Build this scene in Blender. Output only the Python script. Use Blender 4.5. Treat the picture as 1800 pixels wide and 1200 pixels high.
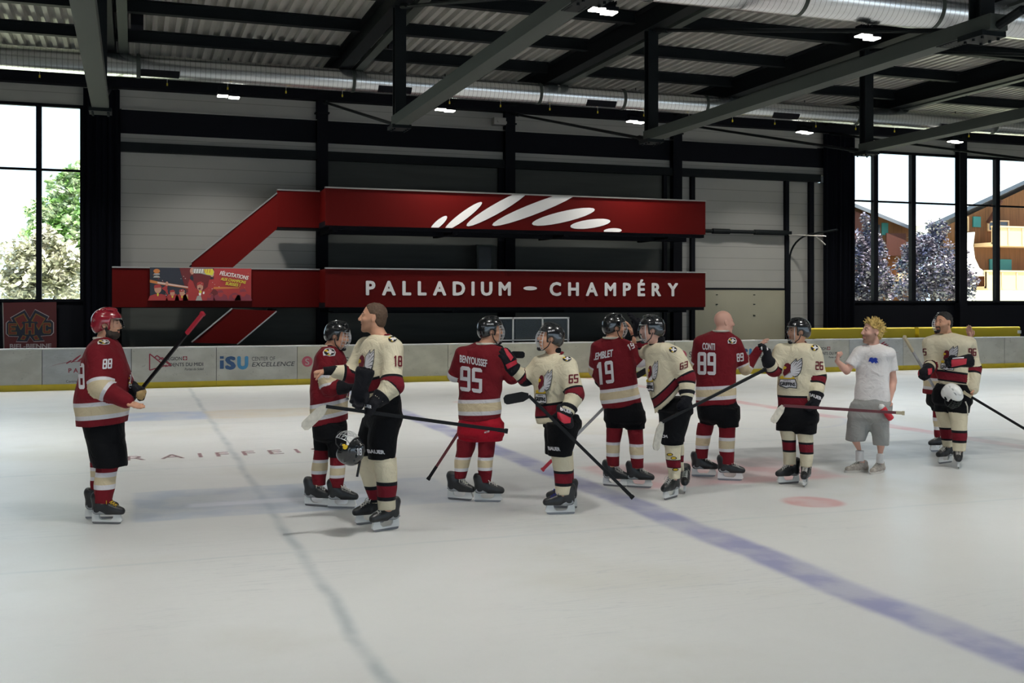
import bpy, bmesh, math, random
import numpy as np
from mathutils import Vector, Matrix
from mathutils.bvhtree import BVHTree
random.seed(5); np.random.seed(5)
for o in list(bpy.data.objects): bpy.data.objects.remove(o)
scn = bpy.context.scene
COL = scn.collection
# ------------------------------------------------------------------ camera
F, CX, CY, CAMH = 1900.0, 900.0, 537.0, 1.92
TH = math.atan(0.35); CT, ST = math.cos(TH), math.sin(TH)
cam = bpy.data.cameras.new('camera'); camo = bpy.data.objects.new('camera', cam); COL.objects.link(camo)
camo.location = (0, 0, CAMH); camo.rotation_euler = (math.pi/2, 0, -TH)
cam.sensor_width = 36.0; cam.lens = F/1800*36.0; cam.shift_y = -63/1800.0
cam.clip_start = 0.1; cam.clip_end = 500
scn.camera = camo
# ------------------------------------------------------------------ colour management, world, lights
vs = scn.view_settings
vs.view_transform = 'Standard'; vs.look = 'None'; vs.exposure = -0.17; vs.gamma = 1.0; vs.use_curve_mapping = False
scn.world = bpy.data.worlds.new('world'); scn.world.use_nodes = True
bg = scn.world.node_tree.nodes['Background']
bg.inputs[0].default_value = (0.66, 0.84, 1.0, 1); bg.inputs[1].default_value = 2.4
def sun(name, energy, rot, col, ang):
    l = bpy.data.lights.new(name, 'SUN'); l.energy = energy; l.color = col; l.angle = ang
    o = bpy.data.objects.new(name, l); COL.objects.link(o); o.rotation_euler = rot; return o
# high sun behind the camera's right shoulder, lights the chalet and trees outside
sun('sun', 20.0, (math.radians(20), 0, math.radians(24)), (1.0, 0.94, 0.84), 0.01)
def area(name, loc, sx, sy, energy, col, rot=(0,0,0)):
    l = bpy.data.lights.new(name, 'AREA'); l.shape = 'RECTANGLE'; l.size = sx; l.size_y = sy; l.energy = energy; l.color = col; l.spread = math.radians(115)
    o = bpy.data.objects.new(name, l); COL.objects.link(o); o.location = loc; o.rotation_euler = rot; return o

# ------------------------------------------------------------------ projection helpers
def ray(u, v):
    xr = (u-CX)/F; return Vector((CT*xr+ST, -ST*xr+CT, (CY-v)/F))
def onY(u, v, Y):                      # point of the vertical plane at depth Y
    d = ray(u, v); t = Y/d.y; return Vector((d.x*t, Y, CAMH+d.z*t))
def onG(u, v, z=0.0):                  # point of the ice
    d = ray(u, v); t = (z-CAMH)/d.z; return Vector((d.x*t, d.y*t, z))
def atD(u, v, D):
    d = ray(u, v); return Vector((d.x*D, d.y*D, CAMH+d.z*D))

# ------------------------------------------------------------------ materials
def mat(name, col, rough=0.6, metal=0.0, spec=0.5, emit=None, estr=0.0, noise=None, bump=None, coat=0.0, alpha=None):
    m = bpy.data.materials.new(name); m.use_nodes = True; nt = m.node_tree; b = nt.nodes['Principled BSDF']
    b.inputs['Base Color'].default_value = (*col, 1); b.inputs['Roughness'].default_value = rough
    b.inputs['Metallic'].default_value = metal; b.inputs['Specular IOR Level'].default_value = spec
    b.inputs['Coat Weight'].default_value = coat
    if emit: b.inputs['Emission Color'].default_value = (*emit, 1); b.inputs['Emission Strength'].default_value = estr
    tc = nt.nodes.new('ShaderNodeTexCoord')
    if noise:                                     # (scale, amount, stretch)
        mp = nt.nodes.new('ShaderNodeMapping'); mp.inputs['Scale'].default_value = noise[2] if len(noise) > 2 else (1,1,1)
        n = nt.nodes.new('ShaderNodeTexNoise'); n.inputs['Scale'].default_value = noise[0]; n.inputs['Detail'].default_value = 5
        nt.links.new(tc.outputs['Object'], mp.inputs[0]); nt.links.new(mp.outputs[0], n.inputs['Vector'])
        r = nt.nodes.new('ShaderNodeMapRange'); r.inputs['From Min'].default_value = 0.25; r.inputs['From Max'].default_value = 0.75
        r.inputs['To Min'].default_value = 1-noise[1]; r.inputs['To Max'].default_value = 1+noise[1]
        nt.links.new(n.outputs['Fac'], r.inputs[0])
        mx = nt.nodes.new('ShaderNodeVectorMath'); mx.operation = 'SCALE'; mx.inputs[0].default_value = col
        nt.links.new(r.outputs[0], mx.inputs['Scale']); nt.links.new(mx.outputs[0], b.inputs['Base Color'])
    if bump:
        n2 = nt.nodes.new('ShaderNodeTexNoise'); n2.inputs['Scale'].default_value = bump[0]; n2.inputs['Detail'].default_value = 4
        bp = nt.nodes.new('ShaderNodeBump'); bp.inputs['Distance'].default_value = bump[1]; bp.inputs['Strength'].default_value = 1
        nt.links.new(tc.outputs['Object'], n2.inputs['Vector']); nt.links.new(n2.outputs['Fac'], bp.inputs['Height'])
        nt.links.new(bp.outputs[0], b.inputs['Normal'])
    if alpha is not None: b.inputs['Alpha'].default_value = alpha
    return m
def nd(nt, t, **k):
    n = nt.nodes.new(t)
    for a, v in k.items(): setattr(n, a, v)
    return n
def mth(nt, op, a, b=None, c=None):
    n = nt.nodes.new('ShaderNodeMath'); n.operation = op
    for i, x in enumerate((a, b, c)):
        if x is None: continue
        if isinstance(x, (int, float)): n.inputs[i].default_value = x
        else: nt.links.new(x, n.inputs[i])
    return n.outputs[0]
def sstep(nt, x, a, b):
    n = nt.nodes.new('ShaderNodeMapRange'); n.interpolation_type = 'SMOOTHSTEP'
    nt.links.new(x, n.inputs[0]); n.inputs[1].default_value = a; n.inputs[2].default_value = b
    n.inputs[3].default_value = 0; n.inputs[4].default_value = 1; return n.outputs[0]
def bandm(nt, x, c, hw, soft):                    # 1 inside |x-c|<hw
    d = mth(nt, 'ABSOLUTE', mth(nt, 'SUBTRACT', x, c))
    n = nt.nodes.new('ShaderNodeMapRange'); n.interpolation_type = 'SMOOTHSTEP'; nt.links.new(d, n.inputs[0])
    n.inputs[1].default_value = max(hw-soft, 0); n.inputs[2].default_value = hw+soft; n.inputs[3].default_value = 1; n.inputs[4].default_value = 0
    return n.outputs[0]
def mixc(nt, fac, a, b):
    n = nt.nodes.new('ShaderNodeMix'); n.data_type = 'RGBA'
    for i, x in ((0, fac), (6, a), (7, b)):
        if isinstance(x, (int, float)): n.inputs[i].default_value = x
        elif isinstance(x, tuple): n.inputs[i].default_value = (*x, 1)
        else: nt.links.new(x, n.inputs[i])
    return n.outputs[2]
M = {}
M['steel'] = mat('steel_charcoal', (0.006, 0.008, 0.009), 0.6, spec=0.12)
M['steel2'] = mat('steel_grey_paint', (0.042, 0.050, 0.044), 0.55, spec=0.2)
M['black'] = mat('black_paint', (0.003, 0.0035, 0.006), 0.7, spec=0.12)
M['redpanel'] = mat('red_balcony_panel', (0.082, 0.003, 0.0025), 0.5, spec=0.08)
M['alu'] = mat('aluminium', (0.40, 0.38, 0.35), 0.35, 0.9)
M['white'] = mat('white_plastic', (0.78, 0.78, 0.76), 0.45)
M['lettering'] = mat('letter_white', (0.80, 0.78, 0.76), 0.5)
M['yellow'] = mat('yellow_plastic', (0.62, 0.47, 0.010), 0.45, noise=(3, 0.12))
M['yellowpad'] = mat('yellow_pad', (0.60, 0.46, 0.02), 0.5)
M['curtain'] = mat('black_curtain', (0.003, 0.0035, 0.006), 0.9, spec=0.05)
M['lamp'] = mat('lamp_lens', (1, 1, 1), 0.5, emit=(1.0, 0.97, 0.86), estr=14)
M['darkglass'] = mat('dark_glass', (0.02, 0.022, 0.025), 0.15)
M['board'] = mat('board_white', (0.60, 0.595, 0.55), 0.4, noise=(2.2, 0.07))
M['board_cream'] = mat('board_cream', (0.60, 0.58, 0.47), 0.4, noise=(2.2, 0.06))
M['board_grey'] = mat('board_grey_foil', (0.50, 0.52, 0.53), 0.4, noise=(5, 0.16))
def board_mat(name, c):
    m = mat(name, c, 0.4); nt = m.node_tree; b = nt.nodes['Principled BSDF']; tc = nd(nt, 'ShaderNodeTexCoord')
    def nz(sc, st, det=5):
        mp = nd(nt, 'ShaderNodeMapping'); mp.inputs['Scale'].default_value = st; nt.links.new(tc.outputs['Object'], mp.inputs[0]); n = nd(nt, 'ShaderNodeTexNoise'); n.inputs['Scale'].default_value = sc; n.inputs['Detail'].default_value = det; nt.links.new(mp.outputs[0], n.inputs['Vector']); return n.outputs['Fac']
    col = mixc(nt, sstep(nt, nz(1.6, (1,1,1.5)), 0.35, 0.68), (c[0]*.84, c[1]*.84, c[2]*.82), (c[0]*1.06, c[1]*1.06, c[2]*1.06))
    col = mixc(nt, mth(nt, 'MULTIPLY', sstep(nt, nz(9, (1,1,1)), 0.66, 0.74), 0.5), col, (c[0]*.45, c[1]*.45, c[2]*.45))
    sc = mth(nt, 'MULTIPLY', bandm(nt, nz(2.4, (1,1,4), 3), 0.5, 0.004, 0.004), sstep(nt, nz(2.0, (1,1,1)), 0.5, 0.6)); col = mixc(nt, mth(nt, 'MULTIPLY', sc, 0.6), col, (c[0]*.3, c[1]*.3, c[2]*.3))
    nt.links.new(col, b.inputs['Base Color']); return m
M['board'] = board_mat('board_white', (0.60, 0.59, 0.535)); M['board_cream'] = board_mat('board_cream', (0.60, 0.575, 0.46)); M['board_grey'] = board_mat('board_grey_foil', (0.50, 0.52, 0.53))
M['ad_red'] = mat('ad_red', (0.30, 0.035, 0.055), 0.5)
M['ad_pink'] = mat('ad_pink', (0.52, 0.10, 0.14), 0.5)
M['ad_dark'] = mat('ad_dark_grey', (0.07, 0.07, 0.075), 0.5)
M['ad_blue'] = mat('ad_dark_blue', (0.03, 0.09, 0.22), 0.5)
M['ad_blue2'] = mat('ad_light_blue', (0.05, 0.25, 0.48), 0.5)

def wall_panel_mat():
    m = mat('wall_cladding_grey', (0.27, 0.265, 0.245), 0.45); nt = m.node_tree; b = nt.nodes['Principled BSDF']
    tc = nd(nt, 'ShaderNodeTexCoord'); s = nd(nt, 'ShaderNodeSeparateXYZ'); nt.links.new(tc.outputs['Object'], s.inputs[0])
    fr = mth(nt, 'FRACT', mth(nt, 'MULTIPLY', s.outputs['Z'], 1/0.36))
    g = bandm(nt, fr, 0.5, 0.02, 0.02)
    n = nd(nt, 'ShaderNodeTexNoise'); n.inputs['Scale'].default_value = 0.7; nt.links.new(tc.outputs['Object'], n.inputs['Vector'])
    a = mixc(nt, n.outputs['Fac'], (0.25, 0.244, 0.228), (0.31, 0.30, 0.28))
    nt.links.new(mixc(nt, g, a, (0.16, 0.16, 0.15)), b.inputs['Base Color'])
    return m
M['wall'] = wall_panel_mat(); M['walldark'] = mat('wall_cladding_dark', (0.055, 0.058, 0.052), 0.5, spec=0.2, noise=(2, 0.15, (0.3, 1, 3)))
M['wall2'] = mat('door_cladding_cream', (0.29, 0.275, 0.205), 0.45, noise=(1.0, 0.05))
def duct_mat():
    m = mat('galvanised_duct', (0.6, 0.61, 0.62), 0.27, 0.92); nt = m.node_tree; b = nt.nodes['Principled BSDF']
    tc = nd(nt, 'ShaderNodeTexCoord'); s = nd(nt, 'ShaderNodeSeparateXYZ'); nt.links.new(tc.outputs['Object'], s.inputs[0])
    fr = mth(nt, 'FRACT', mth(nt, 'MULTIPLY', s.outputs['X'], 1/0.115))
    g = bandm(nt, fr, 0.5, 0.03, 0.05)
    nt.links.new(mixc(nt, g, (0.92, 0.93, 0.94), (0.35, 0.35, 0.35)), b.inputs['Base Color'])
    return m
M['duct'] = duct_mat()
M['deck'] = mat('galvanised_deck', (0.40, 0.39, 0.355), 0.45, 0.25, noise=(1.2, 0.1))

def ice_mat():
    m = mat('ice', (0.8, 0.82, 0.84), 0.3); nt = m.node_tree; b = nt.nodes['Principled BSDF']
    tc = nd(nt, 'ShaderNodeTexCoord'); s = nd(nt, 'ShaderNodeSeparateXYZ')
    wn = nd(nt, 'ShaderNodeTexNoise'); wn.inputs['Scale'].default_value = 0.9; wn.inputs['Detail'].default_value = 6
    nt.links.new(tc.outputs['Object'], wn.inputs['Vector'])
    wo = nd(nt, 'ShaderNodeVectorMath', operation='SUBTRACT'); nt.links.new(wn.outputs['Color'], wo.inputs[0]); wo.inputs[1].default_value = (.5,.5,.5)
    ws = nd(nt, 'ShaderNodeVectorMath', operation='SCALE'); nt.links.new(wo.outputs[0], ws.inputs[0]); ws.inputs['Scale'].default_value = 0.16
    wa = nd(nt, 'ShaderNodeVectorMath', operation='ADD'); nt.links.new(tc.outputs['Object'], wa.inputs[0]); nt.links.new(ws.outputs[0], wa.inputs[1])
    nt.links.new(wa.outputs[0], s.inputs[0]); X, Y = s.outputs['X'], s.outputs['Y']
    def nz(scale, stretch=(1,1,1), det=6):
        mp = nd(nt, 'ShaderNodeMapping'); mp.inputs['Scale'].default_value = stretch; nt.links.new(tc.outputs['Object'], mp.inputs[0])
        n = nd(nt, 'ShaderNodeTexNoise'); n.inputs['Scale'].default_value = scale; n.inputs['Detail'].default_value = det
        nt.links.new(mp.outputs[0], n.inputs['Vector']); return n.outputs['Fac']
    big = sstep(nt, nz(0.22), 0.35, 0.7)
    col = mixc(nt, big, (0.625, 0.635, 0.632), (0.715, 0.73, 0.735))
    col = mixc(nt, mth(nt, 'MULTIPLY', sstep(nt, nz(9.0), 0.5, 0.72), 0.10), col, (0.55, 0.57, 0.58))
    col = mixc(nt, mth(nt, 'MULTIPLY', sstep(nt, nz(0.45), 0.52, 0.70), 0.38), col, (0.50, 0.49, 0.43))
    worn = mth(nt, 'ADD', 0.55, mth(nt, 'MULTIPLY', sstep(nt, nz(2.2), 0.38, 0.62), 0.45))
    def paint(col, mask, c, k):
        return mixc(nt, mth(nt, 'MULTIPLY', mth(nt, 'MULTIPLY', mask, worn), k), col, c)
    inb = mth(nt, 'LESS_THAN', Y, 26.4)
    # blue line, red centre line, frosted pipe seams along and across the rink
    col = paint(col, bandm(nt, X, 4.56, 0.17, 0.06), (0.19, 0.20, 0.42), 0.78)
    col = paint(col, mth(nt, 'MULTIPLY', bandm(nt, X, 11.4, 0.16, 0.04), mth(nt, 'GREATER_THAN', mth(nt, 'FRACT', mth(nt, 'MULTIPLY', Y, 0.2)), 0.12)), (0.58, 0.18, 0.21), 0.62)
    col = paint(col, mth(nt, 'MULTIPLY', bandm(nt, X, 1.22, 0.035, 0.045), inb), (0.24, 0.30, 0.34), 0.60)
    for yy, k, w in ((8.5, 0.28, 0.02), (13.35, 0.40, 0.022), (18.2, 0.35, 0.03), (22.2, 0.25, 0.03), (3.9, 0.0, 0.02)):
        if k: col = paint(col, bandm(nt, Y, yy, w, 0.03), (0.33, 0.42, 0.46), k)
    # neutral zone face-off spot
    def disc(cx, cy, r, soft):
        dx = mth(nt, 'SUBTRACT', X, cx); dy = mth(nt, 'SUBTRACT', Y, cy)
        rr = mth(nt, 'SQRT', mth(nt, 'ADD', mth(nt, 'MULTIPLY', dx, dx), mth(nt, 'MULTIPLY', dy, dy)))
        return rr
    col = paint(col, bandm(nt, disc(6.27, 9.0, 0, 0), 0, 0.29, 0.05), (0.58, 0.24, 0.25), 0.78)
    col = paint(col, bandm(nt, disc(6.3, 20.6, 0, 0), 0, 0.30, 0.05), (0.62, 0.30, 0.31), 0.5)
    col = paint(col, bandm(nt, disc(9.9, 16.0, 0, 0), 1.55, 0.05, 0.04), (0.25, 0.3, 0.55), 0.22)
    col = paint(col, bandm(nt, disc(7.2, 15.8, 0, 0), 0, 1.25, 0.10), (0.58, 0.55, 0.46), 0.42)
    # faded advertisement colour fields under the ice
    def rect(x0, x1, y0, y1, soft=0.06):
        return mth(nt, 'MULTIPLY', bandm(nt, X, (x0+x1)/2, (x1-x0)/2, soft), bandm(nt, Y, (y0+y1)/2, (y1-y0)/2, soft))
    col = paint(col, rect(0.0, 3.15, 10.15, 11.75, 0.05), (0.33, 0.40, 0.52), 0.68)
    col = paint(col, rect(0.5, 2.3, 10.72, 10.92, 0.05), (0.70, 0.72, 0.80), 0.75)
    col = paint(col, rect(-0.5, 1.2, 19.0, 20.5), (0.34, 0.42, 0.60), 0.75)
    col = paint(col, rect(1.2, 4.4, 19.0, 20.5), (0.62, 0.55, 0.44), 0.70)
    col = paint(col, rect(5.0, 7.6, 10.2, 11.9, 0.12), (0.62, 0.30, 0.32), 0.68)
    col = paint(col, rect(6.9, 12.0, 11.2, 12.7, 0.10), (0.28, 0.29, 0.30), 0.78)
    col = paint(col, rect(2.4, 4.2, 9.6, 12.1, 0.25), (0.45, 0.46, 0.50), 0.35)
    # skate scratches
    sc = None
    for rot, sc_ in ((0.4, 1.3), (1.9, 1.1), (2.7, 0.9), (1.2, 0.7)):
        mp = nd(nt, 'ShaderNodeMapping'); mp.inputs['Rotation'].default_value = (0, 0, rot); mp.inputs['Scale'].default_value = (0.12, 2.2, 1)
        nt.links.new(wa.outputs[0], mp.inputs[0])
        v = nd(nt, 'ShaderNodeTexNoise'); v.inputs['Scale'].default_value = 3.2*sc_; v.inputs['Detail'].default_value = 2; nt.links.new(mp.outputs[0], v.inputs['Vector'])
        l = bandm(nt, v.outputs['Fac'], 0.5, 0.0035, 0.004)
        sc = l if sc is None else mth(nt, 'MAXIMUM', sc, l)
    area_ = sstep(nt, nz(0.35), 0.45, 0.6)
    col = mixc(nt, mth(nt, 'MULTIPLY', mth(nt, 'MULTIPLY', sc, area_), 0.34), col, (0.36, 0.39, 0.43))
    nt.links.new(col, b.inputs['Base Color'])
    rg = nt.nodes.new('ShaderNodeMapRange'); nt.links.new(nz(1.3), rg.inputs[0]); rg.inputs[1].default_value = .3; rg.inputs[2].default_value = .7
    rg.inputs[3].default_value = 0.30; rg.inputs[4].default_value = 0.38; nt.links.new(rg.outputs[0], b.inputs['Roughness'])
    bp = nd(nt, 'ShaderNodeBump'); bp.inputs['Distance'].default_value = 0.002; bp.inputs['Strength'].default_value = 0.25
    nt.links.new(mth(nt, 'ADD', nz(7, (1,1,1)), mth(nt, 'MULTIPLY', sc, -0.2)), bp.inputs['Height']); nt.links.new(bp.outputs[0], b.inputs['Normal'])
    b.inputs['Specular IOR Level'].default_value = 0.4
    return m
M['ice'] = ice_mat()
def glass_mat():
    m = bpy.data.materials.new('window_glass'); m.use_nodes = True; nt = m.node_tree; nt.nodes.clear()
    o = nd(nt, 'ShaderNodeOutputMaterial'); t = nd(nt, 'ShaderNodeBsdfTransparent'); g = nd(nt, 'ShaderNodeBsdfGlossy'); g.inputs['Roughness'].default_value = 0.02
    fz = nd(nt, 'ShaderNodeFresnel'); fz.inputs[0].default_value = 1.18; mx = nd(nt, 'ShaderNodeMixShader')
    t.inputs[0].default_value = (0.96, 0.98, 0.97, 1)
    nt.links.new(fz.outputs[0], mx.inputs[0]); nt.links.new(t.outputs[0], mx.inputs[1]); nt.links.new(g.outputs[0], mx.inputs[2]); nt.links.new(mx.outputs[0], o.inputs[0])
    return m
M['glass'] = glass_mat()

# ------------------------------------------------------------------ mesh building
class MB:
    def __init__(s): s.v = []; s.f = []; s.m = []
    def add(s, vs, fs, mi=0):
        n = len(s.v); s.v += [tuple(p) for p in vs]; s.f += [tuple(i+n for i in f) for f in fs]; s.m += [mi]*len(fs); return s
    def box(s, x0, x1, y0, y1, z0, z1, mi=0):
        v = [(x, y, z) for x in (x0, x1) for y in (y0, y1) for z in (z0, z1)]
        return s.add(v, [(0,1,3,2),(4,6,7,5),(0,4,5,1),(2,3,7,6),(0,2,6,4),(1,5,7,3)], mi)
    def beam(s, p0, p1, w, h, mi=0, up=(0,0,1)):           # rectangular bar, w sideways and h along up
        p0, p1 = Vector(p0), Vector(p1); d = (p1-p0).normalized(); r = d.cross(Vector(up))
        if r.length < 1e-3: r = d.cross(Vector((1,0,0)))
        r.normalize(); u = r.cross(d)
        v = [p+r*(a*w/2)+u*(b*h/2) for p in (p0, p1) for a, b in ((-1,-1),(1,-1),(1,1),(-1,1))]
        return s.add(v, [(0,3,2,1),(4,5,6,7),(0,1,5,4),(1,2,6,5),(2,3,7,6),(3,0,4,7)], mi)
    def tube(s, pts, r, n=8, mi=0, cap=True):
        pts = [Vector(p) for p in pts]; rs = r if isinstance(r, (list, tuple)) else [r]*len(pts)
        vs = []; fs = []; prev = None
        for i, p in enumerate(pts):
            a = pts[max(i-1, 0)]; b = pts[min(i+1, len(pts)-1)]; d = (b-a).normalized()
            if prev is None: x = d.cross(Vector((0,0,1))); x = x if x.length > 1e-2 else d.cross(Vector((0,1,0)))
            else: x = prev - d*prev.dot(d)
            x.normalize(); prev = x; y = d.cross(x)
            vs += [p+(x*math.cos(t)+y*math.sin(t))*rs[i] for t in [2*math.pi*k/n for k in range(n)]]
        for i in range(len(pts)-1):
            for k in range(n): fs.append((i*n+k, i*n+(k+1)%n, (i+1)*n+(k+1)%n, (i+1)*n+k))
        if cap: fs.append(tuple(range(n))[::-1]); fs.append(tuple((len(pts)-1)*n+k for k in range(n)))
        return s.add(vs, fs, mi)
    def prism(s, poly, a, b, mi=0):                        # poly of 3-D points extruded by vector from offset a to b
        n = len(poly); a, b = Vector(a), Vector(b)
        vs = [Vector(p)+a for p in poly]+[Vector(p)+b for p in poly]
        fs = [tuple(range(n)), tuple(range(2*n-1, n-1, -1))]+[(i, n+i, n+(i+1)%n, (i+1)%n) for i in range(n)]
        return s.add(vs, fs, mi)
    def merge(s, o, mi=None):
        n = len(s.v); s.v += o.v; s.f += [tuple(i+n for i in f) for f in o.f]; s.m += o.m if mi is None else [mi]*len(o.f); return s
def obj(name, mb, mats, parent=None, smooth=False, origin=None, fixn=True):
    me = bpy.data.meshes.new(name)
    vs_ = mb.v
    if origin is not None: vs_ = [tuple(Vector(p)-Vector(origin)) for p in vs_]
    me.from_pydata(vs_, [], mb.f); mats = mats if isinstance(mats, (list, tuple)) else [mats]
    for m in mats: me.materials.append(m)
    if len(mats) > 1: me.polygons.foreach_set('material_index', mb.m)
    if smooth: me.polygons.foreach_set('use_smooth', [True]*len(me.polygons))
    if fixn:
        bm = bmesh.new(); bm.from_mesh(me); bmesh.ops.recalc_face_normals(bm, faces=bm.faces); bm.to_mesh(me); bm.free()
    me.update()
    o = bpy.data.objects.new(name, me); COL.objects.link(o)
    if parent: o.parent = parent
    if origin is not None: o.location = origin
    return o
def tag(o, label, cat, group=None):
    o['label'] = label; o['category'] = cat
    if group: o['group'] = group
    return o
def struct(o): o['kind'] = 'structure'; return o
def thing(name, label, cat, loc=(0,0,0), group=None, rz=0):
    o = bpy.data.objects.new(name, None); COL.objects.link(o); o.location = loc; o.rotation_euler = (0,0,rz); o.empty_display_size = 0.1
    return tag(o, label, cat, group)
def dup(root, loc, label=None, rz=None):
    r = root.copy(); COL.objects.link(r); r.location = loc
    if rz is not None: r.rotation_euler = (0,0,rz)
    if label: r['label'] = label
    for ch in list(root.children):
        c = ch.copy(); COL.objects.link(c); c.parent = r
        for g in ch.children:
            d = g.copy(); COL.objects.link(d); d.parent = c
    return r
def text2d(body, bold=0.0, res=3, extr=0.0):
    """flat text outline as (verts 2-D, faces) scaled so that height of a capital is 1, left at x=0"""
    cu = bpy.data.curves.new('t', 'FONT'); cu.body = body; cu.size = 1.0; cu.resolution_u = res; cu.fill_mode = 'FRONT'
    o = bpy.data.objects.new('t', cu); COL.objects.link(o)
    dg = bpy.context.evaluated_depsgraph_get(); e = o.evaluated_get(dg); me = e.to_mesh()
    vs_ = [(v.co.x, v.co.y) for v in me.vertices]; fs = [tuple(p.vertices) for p in me.polygons]
    e.to_mesh_clear(); bpy.data.objects.remove(o); bpy.data.curves.remove(cu)
    if not vs_: return [], []
    k = 1/0.729
    if bold:                                  # heavier stroke: shifted copies of the same flat glyph
        n = len(vs_); A = []; B = []
        for j, t in enumerate([None]+[2*math.pi*i/(8 if bold > .04 else 6) for i in range(8 if bold > .04 else 6)]):
            dx, dy = (0, 0) if t is None else (bold*math.cos(t), bold*.8*math.sin(t)); A += [(x+dx, y+dy, j*.5) for x, y in vs_]; B += [tuple(i+j*n for i in f) for f in fs]
        vs_, fs = A, B
    x0 = min(v[0] for v in vs_); return [((v[0]-x0)*k, v[1]*k, v[2] if len(v) > 2 else 0.0) for v in vs_], fs
_tc = {}
def text_cached(body, bold=0.0):
    if (body, bold) not in _tc: _tc[(body, bold)] = text2d(body, bold)
    return _tc[(body, bold)]
def put_text(mb, body, origin, right, up, height, width=None, bold=0.0, mi=0, track=None, slant=0.0):
    """writes text into mb at origin (left end of the baseline); with track (list of chars) letters are spaced evenly over width"""
    origin, right, up = Vector(origin), Vector(right).normalized(), Vector(up).normalized()
    nn_ = right.cross(up)
    if track:
        n = len(body); ws = []; gl = []
        for ch in body:
            vs_, fs = text_cached(ch, bold) if ch != ' ' else ([], [])
            gl.append((vs_, fs)); ws.append(max((v[0] for v in vs_), default=0.35))
        tot = sum(ws)*height*track; gap = (width-tot)/(n-1); x = 0
        for (vs_, fs), w in zip(gl, ws):
            if vs_: mb.add([origin+right*(x+vx*height*track+slant*vy*height)+up*(vy*height)+nn_*(vz*.001) for vx, vy, vz in vs_], fs, mi)
            x += w*height*track+gap
        return
    vs_, fs = text_cached(body, bold)
    w = max(v[0] for v in vs_); sx = (width/w) if width else height
    mb.add([origin+right*(vx*sx+slant*vy*height)+up*(vy*height)+nn_*(vz*.001) for vx, vy, vz in vs_], fs, mi)
# ================================================================== THE HALL
XK = [-0.56+5.46*k for k in range(-2, 8)]
WY = 30.0
# ice
fl = struct(obj('floor', MB().box(-30, 60, -6, 26.52, -0.3, 0.0), M['ice']))
mb = MB(); mb.box(-30, 60, 26.75, 30.2, -0.3, 0.02)
struct(obj('floor_spectator', mb, mat('rubber_floor', (0.03, 0.03, 0.03), 0.8)))
M['icepaint'] = mat('faded_ice_lettering', (0.72, 0.50, 0.54), 0.3, alpha=0.17)
mb = MB(); p = onG(222, 788); put_text(mb, 'RAIFFEISEN', (p.x, 14.2, 0.003), (1,0,0), (0,1,0), 0.42, 3.3, 0.02, track=0.75)
obj('painted_lettering', mb, M['icepaint'], fl, fixn=False)

# roof deck: trapezoid sheet running front to back
prof = []; x = -11.6; P = 0.25
while x < 38:
    prof += [(x, 8.25), (x+0.10, 8.25), (x+0.135, 8.345), (x+0.215, 8.345)]; x += P
vs_ = [(px, y, pz) for y in (-4, 30.2) for px, pz in prof]; n = len(prof)
mb = MB(); mb.add(vs_, [(i, i+1, n+i+1, n+i) for i in range(n-1)])
struct(obj('ceiling', mb, M['deck']))
mb = MB().box(-11.6, 38, -4, 30.2, 8.40, 8.5)
struct(obj('ceiling_insulation', mb, M['black']))

# back wall: cladding strips, girts, black soffit bands
def wallobj(name, boxes, m):
    mb = MB()
    for b in boxes: mb.box(*b)
    return struct(obj(name, mb, m))
wallobj('wall_back', [(-0.32, 21.3, WY, WY+0.15, 0.0, 5.93), (-0.32, 21.3, WY, WY+0.15, 6.17, 6.42), (-11.5, 38, WY, WY+0.15, 7.05, 7.56)], M['wall'])
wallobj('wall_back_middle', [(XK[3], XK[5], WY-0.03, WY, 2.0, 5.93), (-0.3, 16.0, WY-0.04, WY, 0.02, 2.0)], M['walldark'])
wallobj('wall_back_girt', [(-0.32, 21.05, WY-0.22, WY+0.15, 5.93, 6.17)], M['steel'])
wallobj('wall_back_soffit', [(-0.32, 21.3, WY-0.05, WY+0.15, 6.42, 7.05), (-11.5, 38, WY-0.3, WY+0.15, 7.56, 8.25)], M['black'])
wallobj('trim_1', [(-0.3, 21.0, WY-0.08, WY-0.05, 7.03, 7.06)], M['alu'])
wallobj('wall_back_left', [(-11.5, -0.3, WY, WY+0.2, 0, 2.05), (-1.2, -0.32, WY, WY+0.2, 2.05, 7.05)], M['black'])
wallobj('wall_back_right', [(22.3, 38, WY, WY+0.2, 0, 2.05), (21.3, 22.3, WY, WY+0.2, 0, 7.05)], M['black'])
wallobj('wall_front_daylight_stop', [(-11.6, 38, -4.2, -4.0, 2.9, 8.4)], M['wall'])  # unseen near wall, added with a low opening to cut daylight
struct(obj('wall_left', MB().box(-11.8, -11.6, -4, 30.2, 0, 8.4), M['wall']))
struct(obj('wall_right', MB().box(38, 38.2, -4, 30.2, 0, 8.4), M['wall']))
# windows
def window(k, x0, x1, mull, thick):
    z0, z1 = 2.05, 7.03; f = thing('window_%d' % k, '', '', (x0, WY, z0)); 
    for q in ('label', 'category'): del f[q]
    f['kind'] = 'structure'
    mb = MB(); w = 0.07
    mb.box(x0, x1, WY-0.05, WY+0.08, z0-0.03, z0+w-0.03); mb.box(x0, x1, WY-0.05, WY+0.08, z1-w+0.04, z1+0.05)
    for xx in mull: mb.box(xx-thick/2, xx+thick/2, WY-0.08, WY+0.09, z0, z1)
    mb.box(x0, x1, WY-0.03, WY+0.04, 5.36, 5.42)
    o = obj('window_frame', mb, M['black']); o.parent = f; o.matrix_parent_inverse = Matrix.Translation((-x0, -WY, -z0))
    g = obj('glass_pane', MB().box(x0, x1, WY+0.045, WY+0.055, z0, z1), M['glass']); g.parent = f; g.matrix_parent_inverse = Matrix.Translation((-x0, -WY, -z0))
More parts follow.
